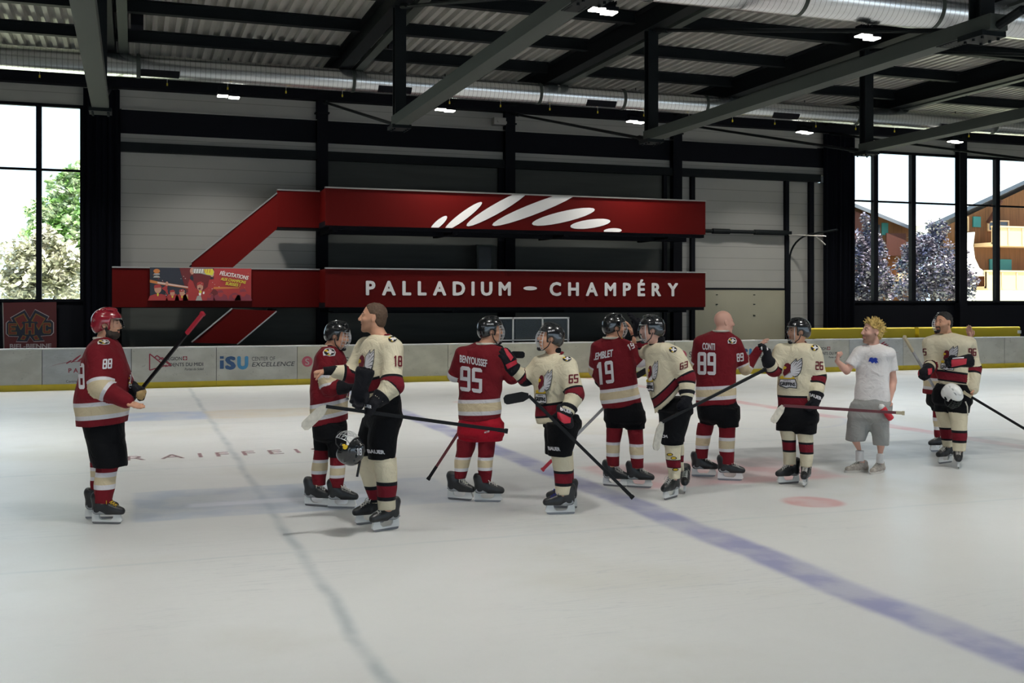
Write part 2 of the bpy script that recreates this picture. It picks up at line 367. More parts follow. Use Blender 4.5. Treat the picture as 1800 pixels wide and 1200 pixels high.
window(1, -11.5, -1.2, [-1.24, -2.28, -4.1, -5.9, -7.7, -9.5], 0.13)
window(2, 22.3, 38, [22.33, 23.3, 24.83, 28.4, 30.2, 33.8, 35.6], 0.17)
# black drapes beside the windows
def drape(name, x0, x1, lab):
    mb = MB(); n = int((x1-x0)/0.05); pts = []
    for i in range(n+1):
        x = x0+(x1-x0)*i/n; pts.append((x, WY-0.26+0.05*math.sin(i*1.9)+0.02*math.sin(i*0.7)))
    vs_ = [(x, y, z) for z in (0.05, 7.5) for x, y in pts]+[(x, y+0.03, z) for z in (0.05, 7.5) for x, y in pts]; m_ = n+1
    fs = [(i, i+1, m_+i+1, m_+i) for i in range(n)]+[(2*m_+i+1, 2*m_+i, 3*m_+i, 3*m_+i+1) for i in range(n)]
    fs += [(0, m_, 3*m_, 2*m_), (n, 2*m_+n, 3*m_+n, m_+n)]
    mb.add(vs_, fs); tag(obj(name, mb, M['curtain'], fixn=False), lab, 'curtain')
drape('curtain', -1.22, -0.34, 'tall black drape hanging right of the left window')
drape('curtain', 21.12, 22.35, 'tall black drape hanging left of the chalet-view window')

# steel frame: columns, trusses, purlins
def column(x, lab, w=0.3):
    mb = MB(); mb.box(x-w/2, x+w/2, WY-0.27, WY-0.24, 0.02, 7.75); mb.box(x-w/2, x+w/2, WY-0.05, WY-0.02, 0.02, 7.75); mb.box(x-0.02, x+0.02, WY-0.25, WY-0.03, 0.02, 7.75)
    mb.box(x-w/2-.04, x+w/2+.04, WY-0.29, WY, 7.2, 7.24)
    tag(obj('steel_column', mb, M['black']), lab, 'column')
for k, lab in ((1, 'black steel column on the left part of the red balconies'), (2, 'black steel column behind the white feather emblem'), (3, 'black steel column near the right end of the balconies'), (5, 'black steel column between the chalet-view window panes')):
    column(XK[k+2], lab)
def truss():
    r = thing('roof_truss', '', 'roof truss', (0,0,0), 'under-slung roof trusses'); N1, N2 = 20.66, 11.2
    mb = MB(); mb.box(-0.16, 0.16, -3.9, 29.7, 7.75, 7.78); mb.box(-0.02, 0.02, -3.9, 29.7, 7.78, 8.22); mb.box(-0.16, 0.16, -3.9, 29.7, 8.21, 8.24)
    obj('rafter', mb, M['steel'], r)
    mb = MB().box(-0.14, 0.14, N2-0.3, N1+0.1, 5.42, 5.62); obj('bottom_chord', mb, M['steel2'], r)
    mb = MB()
    for yy in (N2+0.1, N2+0.45, N2-0.15):
        for q in range(5):
            for s_ in (-1, 1): mb.tube([(s_*0.09, yy+q*0.05, 5.405), (s_*0.09, yy+q*0.05, 5.42)], 0.014, 6)
    mb.box(-0.12, 0.12, N2-0.17, N2+0.7, 5.41, 5.42)
    obj('bolt_plate', mb, M['steel'], r)
    for y in (N1, N2):
        mb = MB(); mb.box(-0.11, 0.11, y-0.11, y-0.08, 5.6, 7.75); mb.box(-0.11, 0.11, y+0.08, y+0.11, 5.6, 7.75); mb.box(-0.015, 0.015, y-0.1, y+0.1, 5.6, 7.75)
        obj('king_post', mb, M['steel'], r)
        mb = MB(); mb.box(-0.19, 0.19, y-0.22, y+0.22, 5.36, 5.43)
        for q in range(6): mb.tube([(-0.13+0.26*(q%2), y-0.15+0.15*(q//2), 5.33), (-0.13+0.26*(q%2), y-0.15+0.15*(q//2), 5.37)], 0.02, 6)
        obj('node_plate', mb, M['steel'], r)
    for a, b in (((0, N1+0.1, 5.45), (0, 29.65, 7.5)), ((0, N2+0.1, 5.5), (0, N1-0.15, 7.72)), ((0, N2-0.2, 5.45), (0, 2.2, 7.72))):
        mb = MB(); mb.tube([a, b], 0.035, 8)
        A, B = Vector(a), Vector(b); d = (B-A).normalized()
        mb.tube([A+d*0.1, A+d*0.5], 0.06, 8); mb.tube([B-d*0.6, B-d*0.1], 0.055, 8)
        obj('tie_rod', mb, M['steel'], r)
    mb = MB(); mb.box(0.24, 0.44, 8, 28.4, 7.72, 7.75); mb.box(0.24, 0.25, 8, 28.4, 7.75, 7.83); mb.box(0.43, 0.44, 8, 28.4, 7.75, 7.83)
    obj('cable_tray', mb, M['steel2'], r)
    return r
tr0 = truss(); tl = ['steel roof truss beyond the left edge of the frame', 'steel roof truss at the left, its chord seen almost end-on', 'steel roof truss whose post ends above the left half of the emblem balcony',
  'steel roof truss whose post ends above the right half of the emblem balcony', 'steel roof truss whose post ends over the chalet-view window', 'rightmost steel roof truss in view', 'steel roof truss beyond the right edge']
for i, k in enumerate((1, 2, 3, 4, 5, 6)):
    if i == 0: t = tr0; t.location = (XK[k], 0, 0)
    else: t = dup(tr0, (XK[k], 0, 0))
    t['label'] = tl[i]
L = 5.46-0.34
mb = MB(); mb.box(-L/2, L/2, -0.09, 0.09, 7.98, 8.0); mb.box(-L/2, L/2, -0.01, 0.01, 8.0, 8.23); mb.box(-L/2, L/2, -0.09, 0.09, 8.225, 8.245)
pu0 = tag(obj('roof_purlin', mb, M['steel']), '', 'purlin', 'roof purlins under the corrugated deck'); first = True
rown = ['nearest the wall', 'second from the wall', 'third from the wall', 'fourth from the wall', 'fifth from the wall', 'sixth from the wall', 'seventh from the wall']
bayn = ['left-edge bay', 'bay above the stair balcony', 'bay above the emblem', 'bay right of the emblem', 'bay over the garage door', 'bay over the chalet-view window', 'far right bay']
for b in range(7):
    for i in range(7):
        Y = 28.9-2.6*i
        if b == 0 and i > 3: continue
        o = pu0 if first else pu0.copy()
        if not first: COL.objects.link(o)
        first = False; o.location = ((XK[b+1]+XK[b+2])/2, Y, 0); o['label'] = 'dark steel purlin in the %s, %s' % (bayn[b], rown[i])
# ducts
def duct(name, y, z, r, x0, x1, lab, vents, joints):
    t = thing(name, lab, 'duct', (x0, y, z)); mb = MB(); mb.tube([(0,0,0), (x1-x0,0,0)], r, 40); o = obj('duct_body', mb, M['duct'], t, True)
    for p in o.data.polygons:
        if len(p.vertices) > 4: p.use_smooth = False
    for jx in joints: obj('joint_ring', MB().tube([(jx-x0-0.04,0,0), (jx-x0+0.04,0,0)], r+0.012, 40), M['steel2'], t)
    for vx in vents:
        m2 = MB(); a0, a1 = math.radians(205), math.radians(245); n_ = 6
        for q in range(n_):
            b0, b1 = a0+(a1-a0)*q/n_, a0+(a1-a0)*(q+1)/n_; R = r+0.012
            m2.add([(vx-x0+s_, R*math.cos(a), R*math.sin(a)) for s_, a in ((0,b0),(0.85,b0),(0.85,b1),(0,b1))], [(0,1,2,3)])
        obj('air_outlet', m2, M['black'], t, fixn=False)
    return t
duct('ventilation_duct', 26.5, 7.47, 0.27, -11, 37, 'long round galvanised duct along the wall of the red balconies', [0.15, 5.7, 11.3, 17.0, 22.8], [0.1, 5.1, 10.0, 12.4, 14.9, 19.9, 24.9, 30])
duct('ventilation_duct', 17.0, 7.62, 0.38, -3, 37, 'wide galvanised duct crossing the upper right corner', [], [8.5, 11.5, 14.5, 17.5, 20.5])
# hooks under the duct
mb = MB(); mb.tube([(0,0,0), (0,0,-0.09)], 0.006, 6); mb.box(-0.015, 0.015, -0.012, 0.012, -0.15, -0.09, 1)
hk = tag(obj('duct_hook', mb, [M['alu'], M['yellowpad']]), 'small hook with yellow tip hanging under the wall-side duct', 'hook', 'small hooks hanging under the duct')
for i in range(20):
    o = hk if i == 0 else hk.copy()
    if i: COL.objects.link(o)
    o.location = (-2.0+1.37*i, 26.5, 7.205)
# high-bay lights
def light_fixture():
    t = thing('ceiling_floodlight', '', 'lamp', (0,0,0), 'twin floodlights under the roof')
    for dx, dy in ((-0.14, 0), (0.14, 0.12)):
        mb = MB(); mb.box(dx-0.13, dx+0.13, dy-0.13, dy+0.13, 0.02, 0.09); mb.box(dx-0.09, dx+0.09, dy-0.09, dy+0.09, 0.09, 0.14)
        for q in range(5): mb.box(dx-0.10+0.05*q-0.005, dx-0.10+0.05*q+0.005, dy-0.1, dy+0.1, 0.14, 0.2)
        obj('housing', mb, M['black'], t)
        obj('lens', MB().box(dx-0.12, dx+0.12, dy-0.11, dy+0.11, -0.005, 0.018), M['lamp'], t)
    mb = MB(); mb.tube([(0, 0.05, 0.1), (0, 0.05, 0.95)], 0.012, 6); mb.box(-0.2, 0.2, 0.03, 0.07, 0.1, 0.13); obj('suspension', mb, M['steel'], t)
    return t
lf = light_fixture(); first = True
LX = [XK[i]+2.73 for i in range(1, 8)]
nm = ['at the left edge', 'above the stair balcony', 'left of the emblem', 'right of the emblem', 'over the garage door', 'over the chalet-view window', 'at the far right']
for row, (Y, rn) in enumerate(((27.0, 'wall-side twin floodlight '), (17.0, 'middle-row twin floodlight '), (7.0, 'camera-side twin floodlight '))):
    for i, x in enumerate(LX):
        if row == 2 and i > 5: continue
        o = lf if first else dup(lf, (0,0,0))
        first = False; o.location = (x, Y, 6.98); o['label'] = rn+nm[i]
        area('floodlight_light', (x, Y+0.05, 6.96), 0.5, 0.35, (170, 165, 120)[row], (1.0, 0.975, 0.92))
# loudspeakers and wall camera
for (u, v, lab) in ((241, 38, 'black loudspeaker under the roof near the left truss'), (692, 72, 'black loudspeaker beside the second roof truss')):
    p = onY(u, v, 24.6); mb = MB(); mb.prism([(0.0, -0.12, 0.16), (0, 0.1, 0.16), (0, 0.1, -0.16), (0, -0.02, -0.2), (0, -0.12, -0.1)], (-0.13,0,0), (0.13,0,0)); mb.box(-0.02, 0.02, -0.02, 0.02, 0.16, 8.36-p.z)
    tag(obj('loudspeaker', mb, M['black'], origin=None), lab, 'loudspeaker').location = p
p = onY(879, 214, 29.4); mb = MB(); mb.box(-0.22, 0.14, -0.12, 0.12, -0.1, 0.1); mb.tube([(-0.08,-0.12,0), (-0.08,-0.17,0)], 0.05, 10); mb.box(0.1, 0.2, -0.02, 0.34, -0.05, 0.02)
tag(obj('wall_projector', mb, M['alu']), 'small white projector box on the column above the balconies', 'projector').location = p

# ------------------------------------------------------------------ balconies
YB, YS = 27.6, 28.6
xa, xe = onY(572, 400, YB).x, onY(1240, 400, YB).x
xs = onY(197, 500, YS).x; xu = onY(487, 400, YS).x; xj = onY(562, 400, YS).x
def balcony(lab, z0, z1, xleft):
    t = thing('balcony', lab, 'balcony', (xa, YB, z0))
    def ch(name, mb, m):
        o = obj(name, mb, m); o.parent = t; o.matrix_parent_inverse = Matrix.Translation((-xa, -YB, -z0)); return o
    ch('parapet_front', MB().box(xa, xe, YB, YB+0.06, z0, z1), M['redpanel'])
    ch('parapet_side', MB().prism([(xj, YS, z0), (xa, YB+0.06, z0), (xa, YB+0.06, z1), (xj, YS, z1)], (0,0,0), (0.05,0.02,0)), M['redpanel'])
    ch('parapet_wing', MB().box(xleft, xj, YS, YS+0.06, z0, z1), M['redpanel'])
    mb = MB(); mb.box(xa-0.01, xe+0.02, YB-0.02, YB+0.09, z1, z1+0.035); mb.box(xleft, xj, YS-0.02, YS+0.09, z1, z1+0.035); ch('handrail', mb, M['alu'])
    mb = MB(); mb.box(xa, xe, YB+0.07, 29.6, z0-0.02, z0+0.12); mb.box(xleft, xj, YS+0.07, 29.6, z0-0.02, z0+0.12); ch('deck', mb, M['black'])
    mb = MB(); mb.box(xa+0.1, xe, YB+0.08, YB+0.3, z0-0.09, z0-0.02); mb.box(xa+0.3, xe-0.1, YB+0.95, YB+1.1, z0-0.16, z0-0.02)
    for q in range(4): mb.box(xa+0.2+q*3.2, xa+0.35+q*3.2, YB+0.1, 29.7, z0-0.14, z0-0.02)
    ch('joists', mb, M['black']); return t, ch
tb, chu = balcony('upper red balcony with white feather emblem', 3.97, 4.92, xu)
tb2, chl = balcony('lower red balcony with white PALLADIUM - CHAMPÉRY lettering', 1.88, 2.86, xs)
# white feather emblem on the upper front
ell = [((483,395),(555,338),15),((560,395),(741,266-200),0)]
def leaf(mb, a, b, w, Y, k=0.0, n=22, zclip=(3.98, 4.915), mi=0):
    A, B = onY(a[0], a[1], Y), onY(b[0], b[1], Y); d = B-A; Ln = d.length; d.normalize(); nrm = Vector((-d.z, 0, d.x)); pts = []
    for i in range(n):
        t = 2*math.pi*i/n; c, s_ = math.cos(t), math.sin(t)
        pts.append(A+d*(Ln*(0.5+0.5*c))+nrm*(w*0.5*s_*(1+k*c)))
    # clip against the top and bottom edge of the parapet
    def clip(poly, f, ins):
        out = []
        for i in range(len(poly)):
            p, q = poly[i], poly[(i+1) % len(poly)]; a_, b_ = f(p), f(q)
            if a_ >= 0: out.append(p)
            if a_*b_ < 0: out.append(p+(q-p)*(a_/(a_-b_)))
        return out
    pts = clip(pts, lambda p: p.z-zclip[0], 0); pts = clip(pts, lambda p: zclip[1]-p.z, 0)
    if len(pts) > 2: mb.add(pts, [tuple(range(len(pts)))], mi)
S = lambda x, y: (600+x/3.0, y/3.0)
T6 = lambda x, y: (850+x/4.0, 300+y/4.0)
mb = MB(); Yf = YB-0.006
leaf(mb, S(470,1215), S(557,1140), 0.17, Yf); leaf(mb, S(545,1212), S(742,1066), 0.21, Yf); leaf(mb, S(660,1190), S(985,1005), 0.27, Yf)
leaf(mb, S(795,1187), S(1250,1010), 0.30, Yf); leaf(mb, T6(340,374), T6(783,272), 0.30, Yf); leaf(mb, T6(610,392), T6(892,354), 0.24, Yf); leaf(mb, T6(845,424), T6(972,418), 0.14, Yf)
chu('feather_emblem', mb, M['lettering'])
mb = MB(); z0 = onY(643, 517, Yf).z; zh = onY(643, 493, Yf).z-z0
for body, u0, u1 in (('PALLADIUM', 643, 898), ('CHAMPÉRY', 966, 1192)):
    a, b = onY(u0, 517, Yf), onY(u1, 517, Yf); put_text(mb, body, (a.x, Yf, z0-0.01), (1,0,0), (0,0,1), zh*1.04, b.x-a.x, 0.042, track=0.97)
c = onY(932, 506.5, Yf); w = onY(944, 506, Yf).x-c.x
mb.add([(c.x+w*math.cos(t), Yf, c.z+0.055*math.sin(t)) for t in [2*math.pi*i/20 for i in range(20)]], [tuple(range(20))])
chl('lettering', mb, M['lettering'])
# stair flights with red parapets
def flight(pts, lab, Y):
    P_ = [onY(u, v, Y) for u, v in pts]; t = thing('staircase', lab, 'stairs', P_[0])
    def ch(name, mb, m):
        o = obj(name, mb, m); o.parent = t; o.matrix_parent_inverse = Matrix.Translation(-P_[0]); return o
    ch('parapet', MB().prism(P_, (0,0.0,0), (0,0.06,0)), M['redpanel'])
    mb = MB(); mb.beam(P_[0]+Vector((0,0.03,0.015)), P_[1]+Vector((0,0.03,0.015)), 0.1, 0.03); mb.beam(P_[2]+Vector((0,0.03,-0.015)), P_[3]+Vector((0,0.03,-0.015)), 0.1, 0.03); ch('handrail', mb, M['alu'])
    mb = MB(); A, B = P_[3], P_[2]; n = 10
    for i in range(n):
        q = A+(B-A)*(i+0.5)/n; w_ = abs(B.x-A.x)/n; mb.box(q.x-w_*0.55, q.x+w_*0.55, Y+0.07, 29.7, q.z+0.05, q.z+0.09)
    ch('steps', mb, M['black'])
flight([(487, 340), (337, 461), (337, 471), (408, 471), (487, 402)], 'red parapet stair rising to the upper balcony', YS+0.01)
flight([(408, 543), (337, 602), (417, 604), (486, 546)], 'red parapet stair descending below the lower balcony', YS+0.01)
# congratulation banner on the lower wing
Bn = lambda x, y: (250+x*210/1800.0, 460+y*80/686.0)
YP = YS-0.05
t = thing('wall_poster', 'printed hockey celebration banner reading FÉLICITATIONS AUX CHAMPIONS SUISSES', 'banner', onY(263, 528, YP))
def chp(name, mb, m, T=t):
    o = obj(name, mb, m, fixn=False); o.parent = T; o.matrix_parent_inverse = Matrix.Translation(-T.location); return o
def pl(mb, pts, off, mi=0, Y=YP, f=Bn):
    P_ = [onY(*f(x, y), Y) for x, y in pts]; P_ = [Vector((p.x, Y-off, p.z)) for p in P_]; mb.add(P_, [tuple(range(len(P_)))], mi)
def ov(cx, cy, rx, ry, n=14): return [(cx+rx*math.cos(2*math.pi*i/n), cy+ry*math.sin(2*math.pi*i/n)) for i in range(n)]
pm = [mat('poster_'+n_, c_, 0.5) for n_, c_ in (('navy', (0.018,0.022,0.035)), ('maroon', (0.12,0.012,0.014)), ('red', (0.34,0.03,0.03)), ('skin', (0.50,0.26,0.18)), ('orange', (0.50,0.17,0.04)), ('pale', (0.55,0.45,0.42)), ('yellow', (0.62,0.55,0.04)), ('white', (0.75,0.73,0.70)), ('grey', (0.32,0.31,0.29)), ('wine', (0.20,0.03,0.05)))]
mb = MB(); mb.prism([onY(*Bn(x, y), YP) for x, y in ((115,85),(1645,103),(1643,590),(118,580))], (0,0,0), (0,0.02,0), 0); mb.m = [0]*len(mb.m)
pl(mb, [(560,90),(1645,103),(1643,588),(700,583)], 0.001, 1); pl(mb, [(1080,98),(1645,103),(1643,588),(1300,586),(1080,400)], 0.0015, 2)
pl(mb, [(115,268),(240,298),(700,372),(700,405),(240,336),(115,312)], 0.002, 4); pl(mb, [(230,300),(690,374),(690,392),(230,325)], 0.0025, 5)
pl(mb, [(1050,378),(1460,382),(1460,400),(1050,412)], 0.002, 4)
for cx, cy, s_, dx in ((235,410,1.25,0),(455,470,0.85,0),(600,465,0.95,0),(690,500,0.7,0),(1010,510,0.7,9),(1180,480,0.95,9),(1390,510,0.8,9),(1520,470,1.1,9)):
    c_ = 2 if dx == 0 else 9
    pl(mb, [(cx-120*s_,583),(cx-95*s_,500+10*s_),(cx-30*s_,460+20*s_),(cx+45*s_,460+20*s_),(cx+95*s_,505),(cx+125*s_,583)], 0.003, c_)
    pl(mb, ov(cx, cy, 42*s_, 52*s_), 0.0035, 3 if dx == 0 else 2); pl(mb, [(cx-48*s_,cy-10*s_),(cx-40*s_,cy-48*s_),(cx+20*s_,cy-58*s_),(cx+50*s_,cy-20*s_)], 0.004, 2 if dx == 0 else 9)
    if dx == 0: pl(mb, [(cx-14,cy+52*s_),(cx+14,cy+52*s_),(cx+8,cy+85*s_),(cx-8,cy+85*s_)], 0.0042, 6)
pl(mb, [(690,583),(690,330),(715,262),(760,290),(800,390),(850,430),(920,430),(985,380),(1010,270),(1075,262),(1092,340),(1060,430),(985,520),(975,583)], 0.005, 2)
pl(mb, [(345,440),(290,400),(340,370),(365,300),(390,310),(375,400),(400,520)], 0.0045, 2); pl(mb, ov(372,330,22,34), 0.005, 3)
pl(mb, [(720,225),(755,195),(775,255),(765,290),(722,262)], 0.0055, 0); pl(mb, [(1030,225),(1062,228),(1066,258),(1030,262)], 0.0055, 0)
pl(mb, ov(752,140,34,50), 0.0056, 3); pl(mb, ov(1052,190,28,38), 0.0056, 3)
pl(mb, [(770,100),(1060,104),(1085,150),(1070,215),(980,200),(880,175),(790,175),(755,150)], 0.006, 8); pl(mb, [(920,112),(1060,108),(1080,150),(1062,205),(960,190)], 0.0065, 6)
for q in range(7): pl(mb, [(790+q*38,108),(803+q*38,108),(790+q*38,170),(780+q*38,168)], 0.007, 7 if q < 4 else 4)
pl(mb, ov(872,380,46,60), 0.0065, 3); pl(mb, [(820,362),(830,315),(880,296),(925,318),(925,365),(870,340)], 0.007, 2); pl(mb, ov(862,405,20,14), 0.0072, 1)
pl(mb, [(855,435),(895,435),(892,475),(860,475)], 0.0072, 6); pl(mb, [(850,470),(888,470),(884,505),(856,505)], 0.0074, 7); pl(mb, [(915,450),(940,450),(935,485),(912,485)], 0.0074, 7); pl(mb, [(805,583),(830,515),(880,505),(905,583)], 0.0074, 8)
for q in range(34): x_ = 150+random.random()*1450; y_ = 110+random.random()*400; pl(mb, ov(x_, y_, 5+5*random.random(), 4+4*random.random(), 6), 0.0077, random.choice([5, 2, 5, 4]))
pl(mb, ov(218,140,50,34), 0.0078, 4); pl(mb, [(175,178),(262,178),(262,190),(175,190)], 0.0078, 7); pl(mb, [(165,238),(180,212),(218,204),(255,212),(270,238)], 0.0078, 8)
for body, (x0, y0), (x1, y1), h_, mi in (('FÉLICITATIONS', (1165, 195), (1590, 270), 60, 7), ('AUX CHAMPIONS', (1180, 275), (1555, 330), 46, 6), ('SUISSES !', (1250, 345), (1470, 375), 46, 6)):
    a, b = onY(*Bn(x0, y0), YP), onY(*Bn(x1, y1), YP); a.y = b.y = YP-0.009; r_ = b-a
    put_text(mb, body, a, r_, Vector((-r_.z, 0, r_.x)), h_*80/686/1900*28.5/1.04, r_.length, 0.03, mi, slant=0.15)
chp('printed_sheet', mb, pm)
# balcony furniture glimpsed in the dark
p0, p1 = onY(838, 472, 29.3), onY(868, 430, 29.3); p0.z = 2.01
t = thing('notice_cabinet', 'grey framed glass cabinet on the lower balcony beside the middle column', 'cabinet', p0)
mb = MB()
w_, h_ = p1.x-p0.x, p1.z-p0.z
for b_ in ((0, 0.06, 0, h_), (w_-0.06, w_, 0, h_), (0.06, w_-0.06, h_-0.06, h_)): mb.box(b_[0], b_[1], 0, 0.1, b_[2], b_[3])
obj('frame', mb, M['steel2'], t); obj('glass', MB().box(0.06, w_-0.06, 0.02, 0.09, 0.0, h_-0.06), M['darkglass'], t)
p0, p1 = onY(872, 604, 27.3), onY(1001, 557, 27.3)
t = thing('spectator_screen', 'white framed glass screen under the balcony behind the boards', 'screen', (p0.x, 27.3, 0)); mb = MB(); w_ = p1.x-p0.x; z1 = p1.z
for xx in (0, w_*0.22, w_*0.62, w_-0.05): mb.box(xx, xx+0.04, 0, 0.04, 0.02, z1)
mb.box(0, w_, 0, 0.04, z1-0.045, z1); mb.box(0, w_, 0, 0.04, 0.98, 1.01)
obj('frame', mb, M['white'], t); obj('glass', MB().box(0.01, w_-0.01, 0.015, 0.025, 1.0, z1-0.04), M['glass'], t)
# garage door and posts at the right end
X1219, X1380 = onY(1219, 400, WY).x, onY(1378, 400, WY).x
dr = thing('door_1', '', '', (X1219, WY, 0)); del dr['label']; del dr['category']; dr['kind'] = 'structure'
def chd(name, mb, m):
    o = obj(name, mb, m); o.parent = dr; o.matrix_parent_inverse = Matrix.Translation((-X1219, -WY, 0)); return o
chd('upper_leaf', MB().box(X1219, X1380, WY-0.06, WY-0.02, 2.46, 4.2), M['wall'])
mb = MB(); mb.box(X1219, X1380+0.1, WY-0.08, WY-0.02, 0.02, 2.42); chd('lower_leaf', mb, M['wall2'])
chd('seal_strip', MB().box(X1219, X1380+0.1, WY-0.09, WY-0.02, 2.42, 2.48), M['black'])
mb = MB()
for zz in (1.95, 2.25, 1.6):
    for xx in (0.75, 2.1): mb.box(X1219+xx, X1219+xx+0.06, WY-0.1, WY-0.08, zz, zz+0.025)
chd('hinge', mb, M['steel'])
mb = MB(); mb.tube([(X1219-0.7, WY-0.3, 4.24), (X1380, WY-0.3, 4.24)], 0.05, 8); mb.tube([(X1219+0.5, WY-0.3, 4.24), (X1219+1.1, WY-0.3, 4.24)], 0.085, 10); mb.tube([(X1219+2.0, WY-0.3, 4.24), (X1380-0.1, WY-0.3, 4.24)], 0.085, 10); mb.box(X1219-0.1, X1380+0.1, WY-0.3, WY-0.06, 4.2, 4.3)
chd('spring_shaft', mb, M['steel'])
pts = [(X1380+0.15, WY-0.1, 0.4+0.1*0), (X1380+0.15, WY-0.1, 3.4)]+[(X1380+0.15+0.0, WY-0.1-1.2*(1-math.cos(a)), 3.4+0.75*math.sin(a)) for a in [math.pi/2*i/8 for i in range(1, 9)]]+[(X1380+0.15, WY-2.6, 4.2)]
chd('guide_rail', MB().tube(pts, 0.03, 8), M['steel'])
mb = MB(); q = onY(1425, 415, 28); mb.tube([onY(1387, 413, 28.6), onY(1452, 415, 27.6)], 0.02, 6); mb.tube([onY(1433, 415, 28), onY(1451, 430, 28)], 0.02, 6); chd('rail_bracket', mb, M['alu'])
for (u, w_, lab) in ((879, 0.18, 'thin dark wall post left of the middle column'), (1166, 0.12, 'thin dark wall post left of the right-hand balcony column'), (1215, 0.13, 'dark post at the left side of the garage door'), (1380, 0.13, 'dark post at the right side of the garage door'), (1423, 0.16, 'dark post beside the black drape near the chalet-view window')):
    X = onY(u, 400, WY).x; tag(obj('wall_post', MB().box(X-w_/2, X+w_/2, WY-0.14, WY, 0.02, 5.93), M['black']), lab, 'post')

# ------------------------------------------------------------------ team banner under the left window
E8 = lambda x, y: (x/12.0, 520+y/12.0)
YE = WY-0.1
t = thing('team_banner', 'dark red hockey club banner with EHC crossed emblem under the left window', 'banner', onY(5, 612, YE)); em = [mat('banner_'+n_, c_, 0.8) for n_, c_ in (('red', (0.055,0.005,0.007)), ('navy', (0.003,0.008,0.022)), ('white', (0.24,0.22,0.24)), ('gold', (0.12,0.075,0.01)), ('wine', (0.09,0.008,0.008)))]
mb = MB(); mb.prism([onY(*E8(x, y), YE) for x, y in ((60,140),(1190,128),(1195,1180),(85,1180))], (0,0,0), (0,0.015,0)); mb.m = [0]*len(mb.m)
out = [(215,455),(520,282),(630,470),(740,275),(1040,430),(990,512),(1080,505),(1138,560),(1138,775),(1080,835),(865,850),(940,955),(715,970),(632,860),(572,975),(335,972),(390,862),(180,855),(122,800),(122,570),(175,520),(262,535)]
cx_, cy_ = 630, 640
pl(mb, out, 0.001, 2, YE, E8); pl(mb, [(cx_+(x-cx_)*0.965, cy_+(y-cy_)*0.958) for x, y in out], 0.002, 1, YE, E8)
for mir in (0, 1):
    fx = (lambda x: x) if not mir else (lambda x: 1258-x)
    bl = [(295,470),(505,362),(600,530),(545,545),(480,540),(450,572),(492,610),(488,650),(440,722)]
    for sc_, c_, of in ((1.0, 3, 0.003), (0.84, 4, 0.004)):
        bx, by = 440, 530; pl(mb, [(fx(bx+(x-bx)*sc_), by+(y-by)*sc_) for x, y in bl], of, c_, YE, E8)
    b2 = [(480,825),(560,850),(520,930),(425,918)]
    for sc_, c_, of in ((1.0, 3, 0.003), (0.7, 4, 0.004)): pl(mb, [(fx(495+(x-495)*sc_), 880+(y-880)*sc_) for x, y in b2], of, c_, YE, E8)
def Epoly(pts, x, y, w, h): return [(x+a*w, y+b*h) for a, b in pts]
for pts, x, y, w, h in (([(0,0),(1,0),(1,.25),(.35,.25),(.35,.38),(.85,.38),(.85,.62),(.35,.62),(.35,.75),(1,.75),(1,1),(0,1)], 175, 578, 180, 235),
        ([(0,0),(.36,0),(.36,.36),(.64,.36),(.64,0),(1,0),(1,1),(.64,1),(.64,.64),(.36,.64),(.36,1),(0,1)], 528, 572, 200, 240),
        ([(.15,0),(.85,0),(1,.12),(1,.38),(.66,.38),(.66,.26),(.36,.26),(.36,.74),(.66,.74),(.66,.62),(1,.62),(1,.88),(.85,1),(.15,1),(0,.88),(0,.12)], 900, 562, 178, 230)):
    # letters are drawn as gold shape with a smaller red one over it
    def ins(P_, d=14):
        n = len(P_); out_ = []
        for i in range(n):
            a, b, c_ = P_[i-1], P_[i], P_[(i+1) % n]
            e1 = Vector((b[0]-a[0], b[1]-a[1])).normalized(); e2 = Vector((c_[0]-b[0], c_[1]-b[1])).normalized()
            n1 = Vector((-e1.y, e1.x)); n2 = Vector((-e2.y, e2.x)); m_ = (n1+n2); m_ = m_/max(m_.length_squared, .3)*2
            out_.append((b[0]+m_.x*d, b[1]+m_.y*d))
        return out_
    P0 = Epoly(pts, x, y, w, h); pl(mb, P0, 0.005, 3, YE, E8); pl(mb, ins(P0), 0.006, 4, YE, E8)
a, b = onY(*E8(205, 1110), YE), onY(*E8(1085, 1090), YE); put_text(mb, 'BIEL-BIENNE', Vector((a.x, YE-0.004, a.z)), (1,0,0.0), (0,0,1), 0.12, b.x-a.x, 0.03, 2)
chp('banner_cloth', mb, em, t)
p = onY(*E8(55, 140), YE); q = onY(*E8(80, 1180), YE)
o = obj('banner_pole', MB().tube([Vector((p.x, YE, p.z)), Vector((p.x+0.03, YE, q.z))], 0.015, 6), M['alu']); o.parent = t; o.matrix_parent_inverse = Matrix.Translation(-t.location)

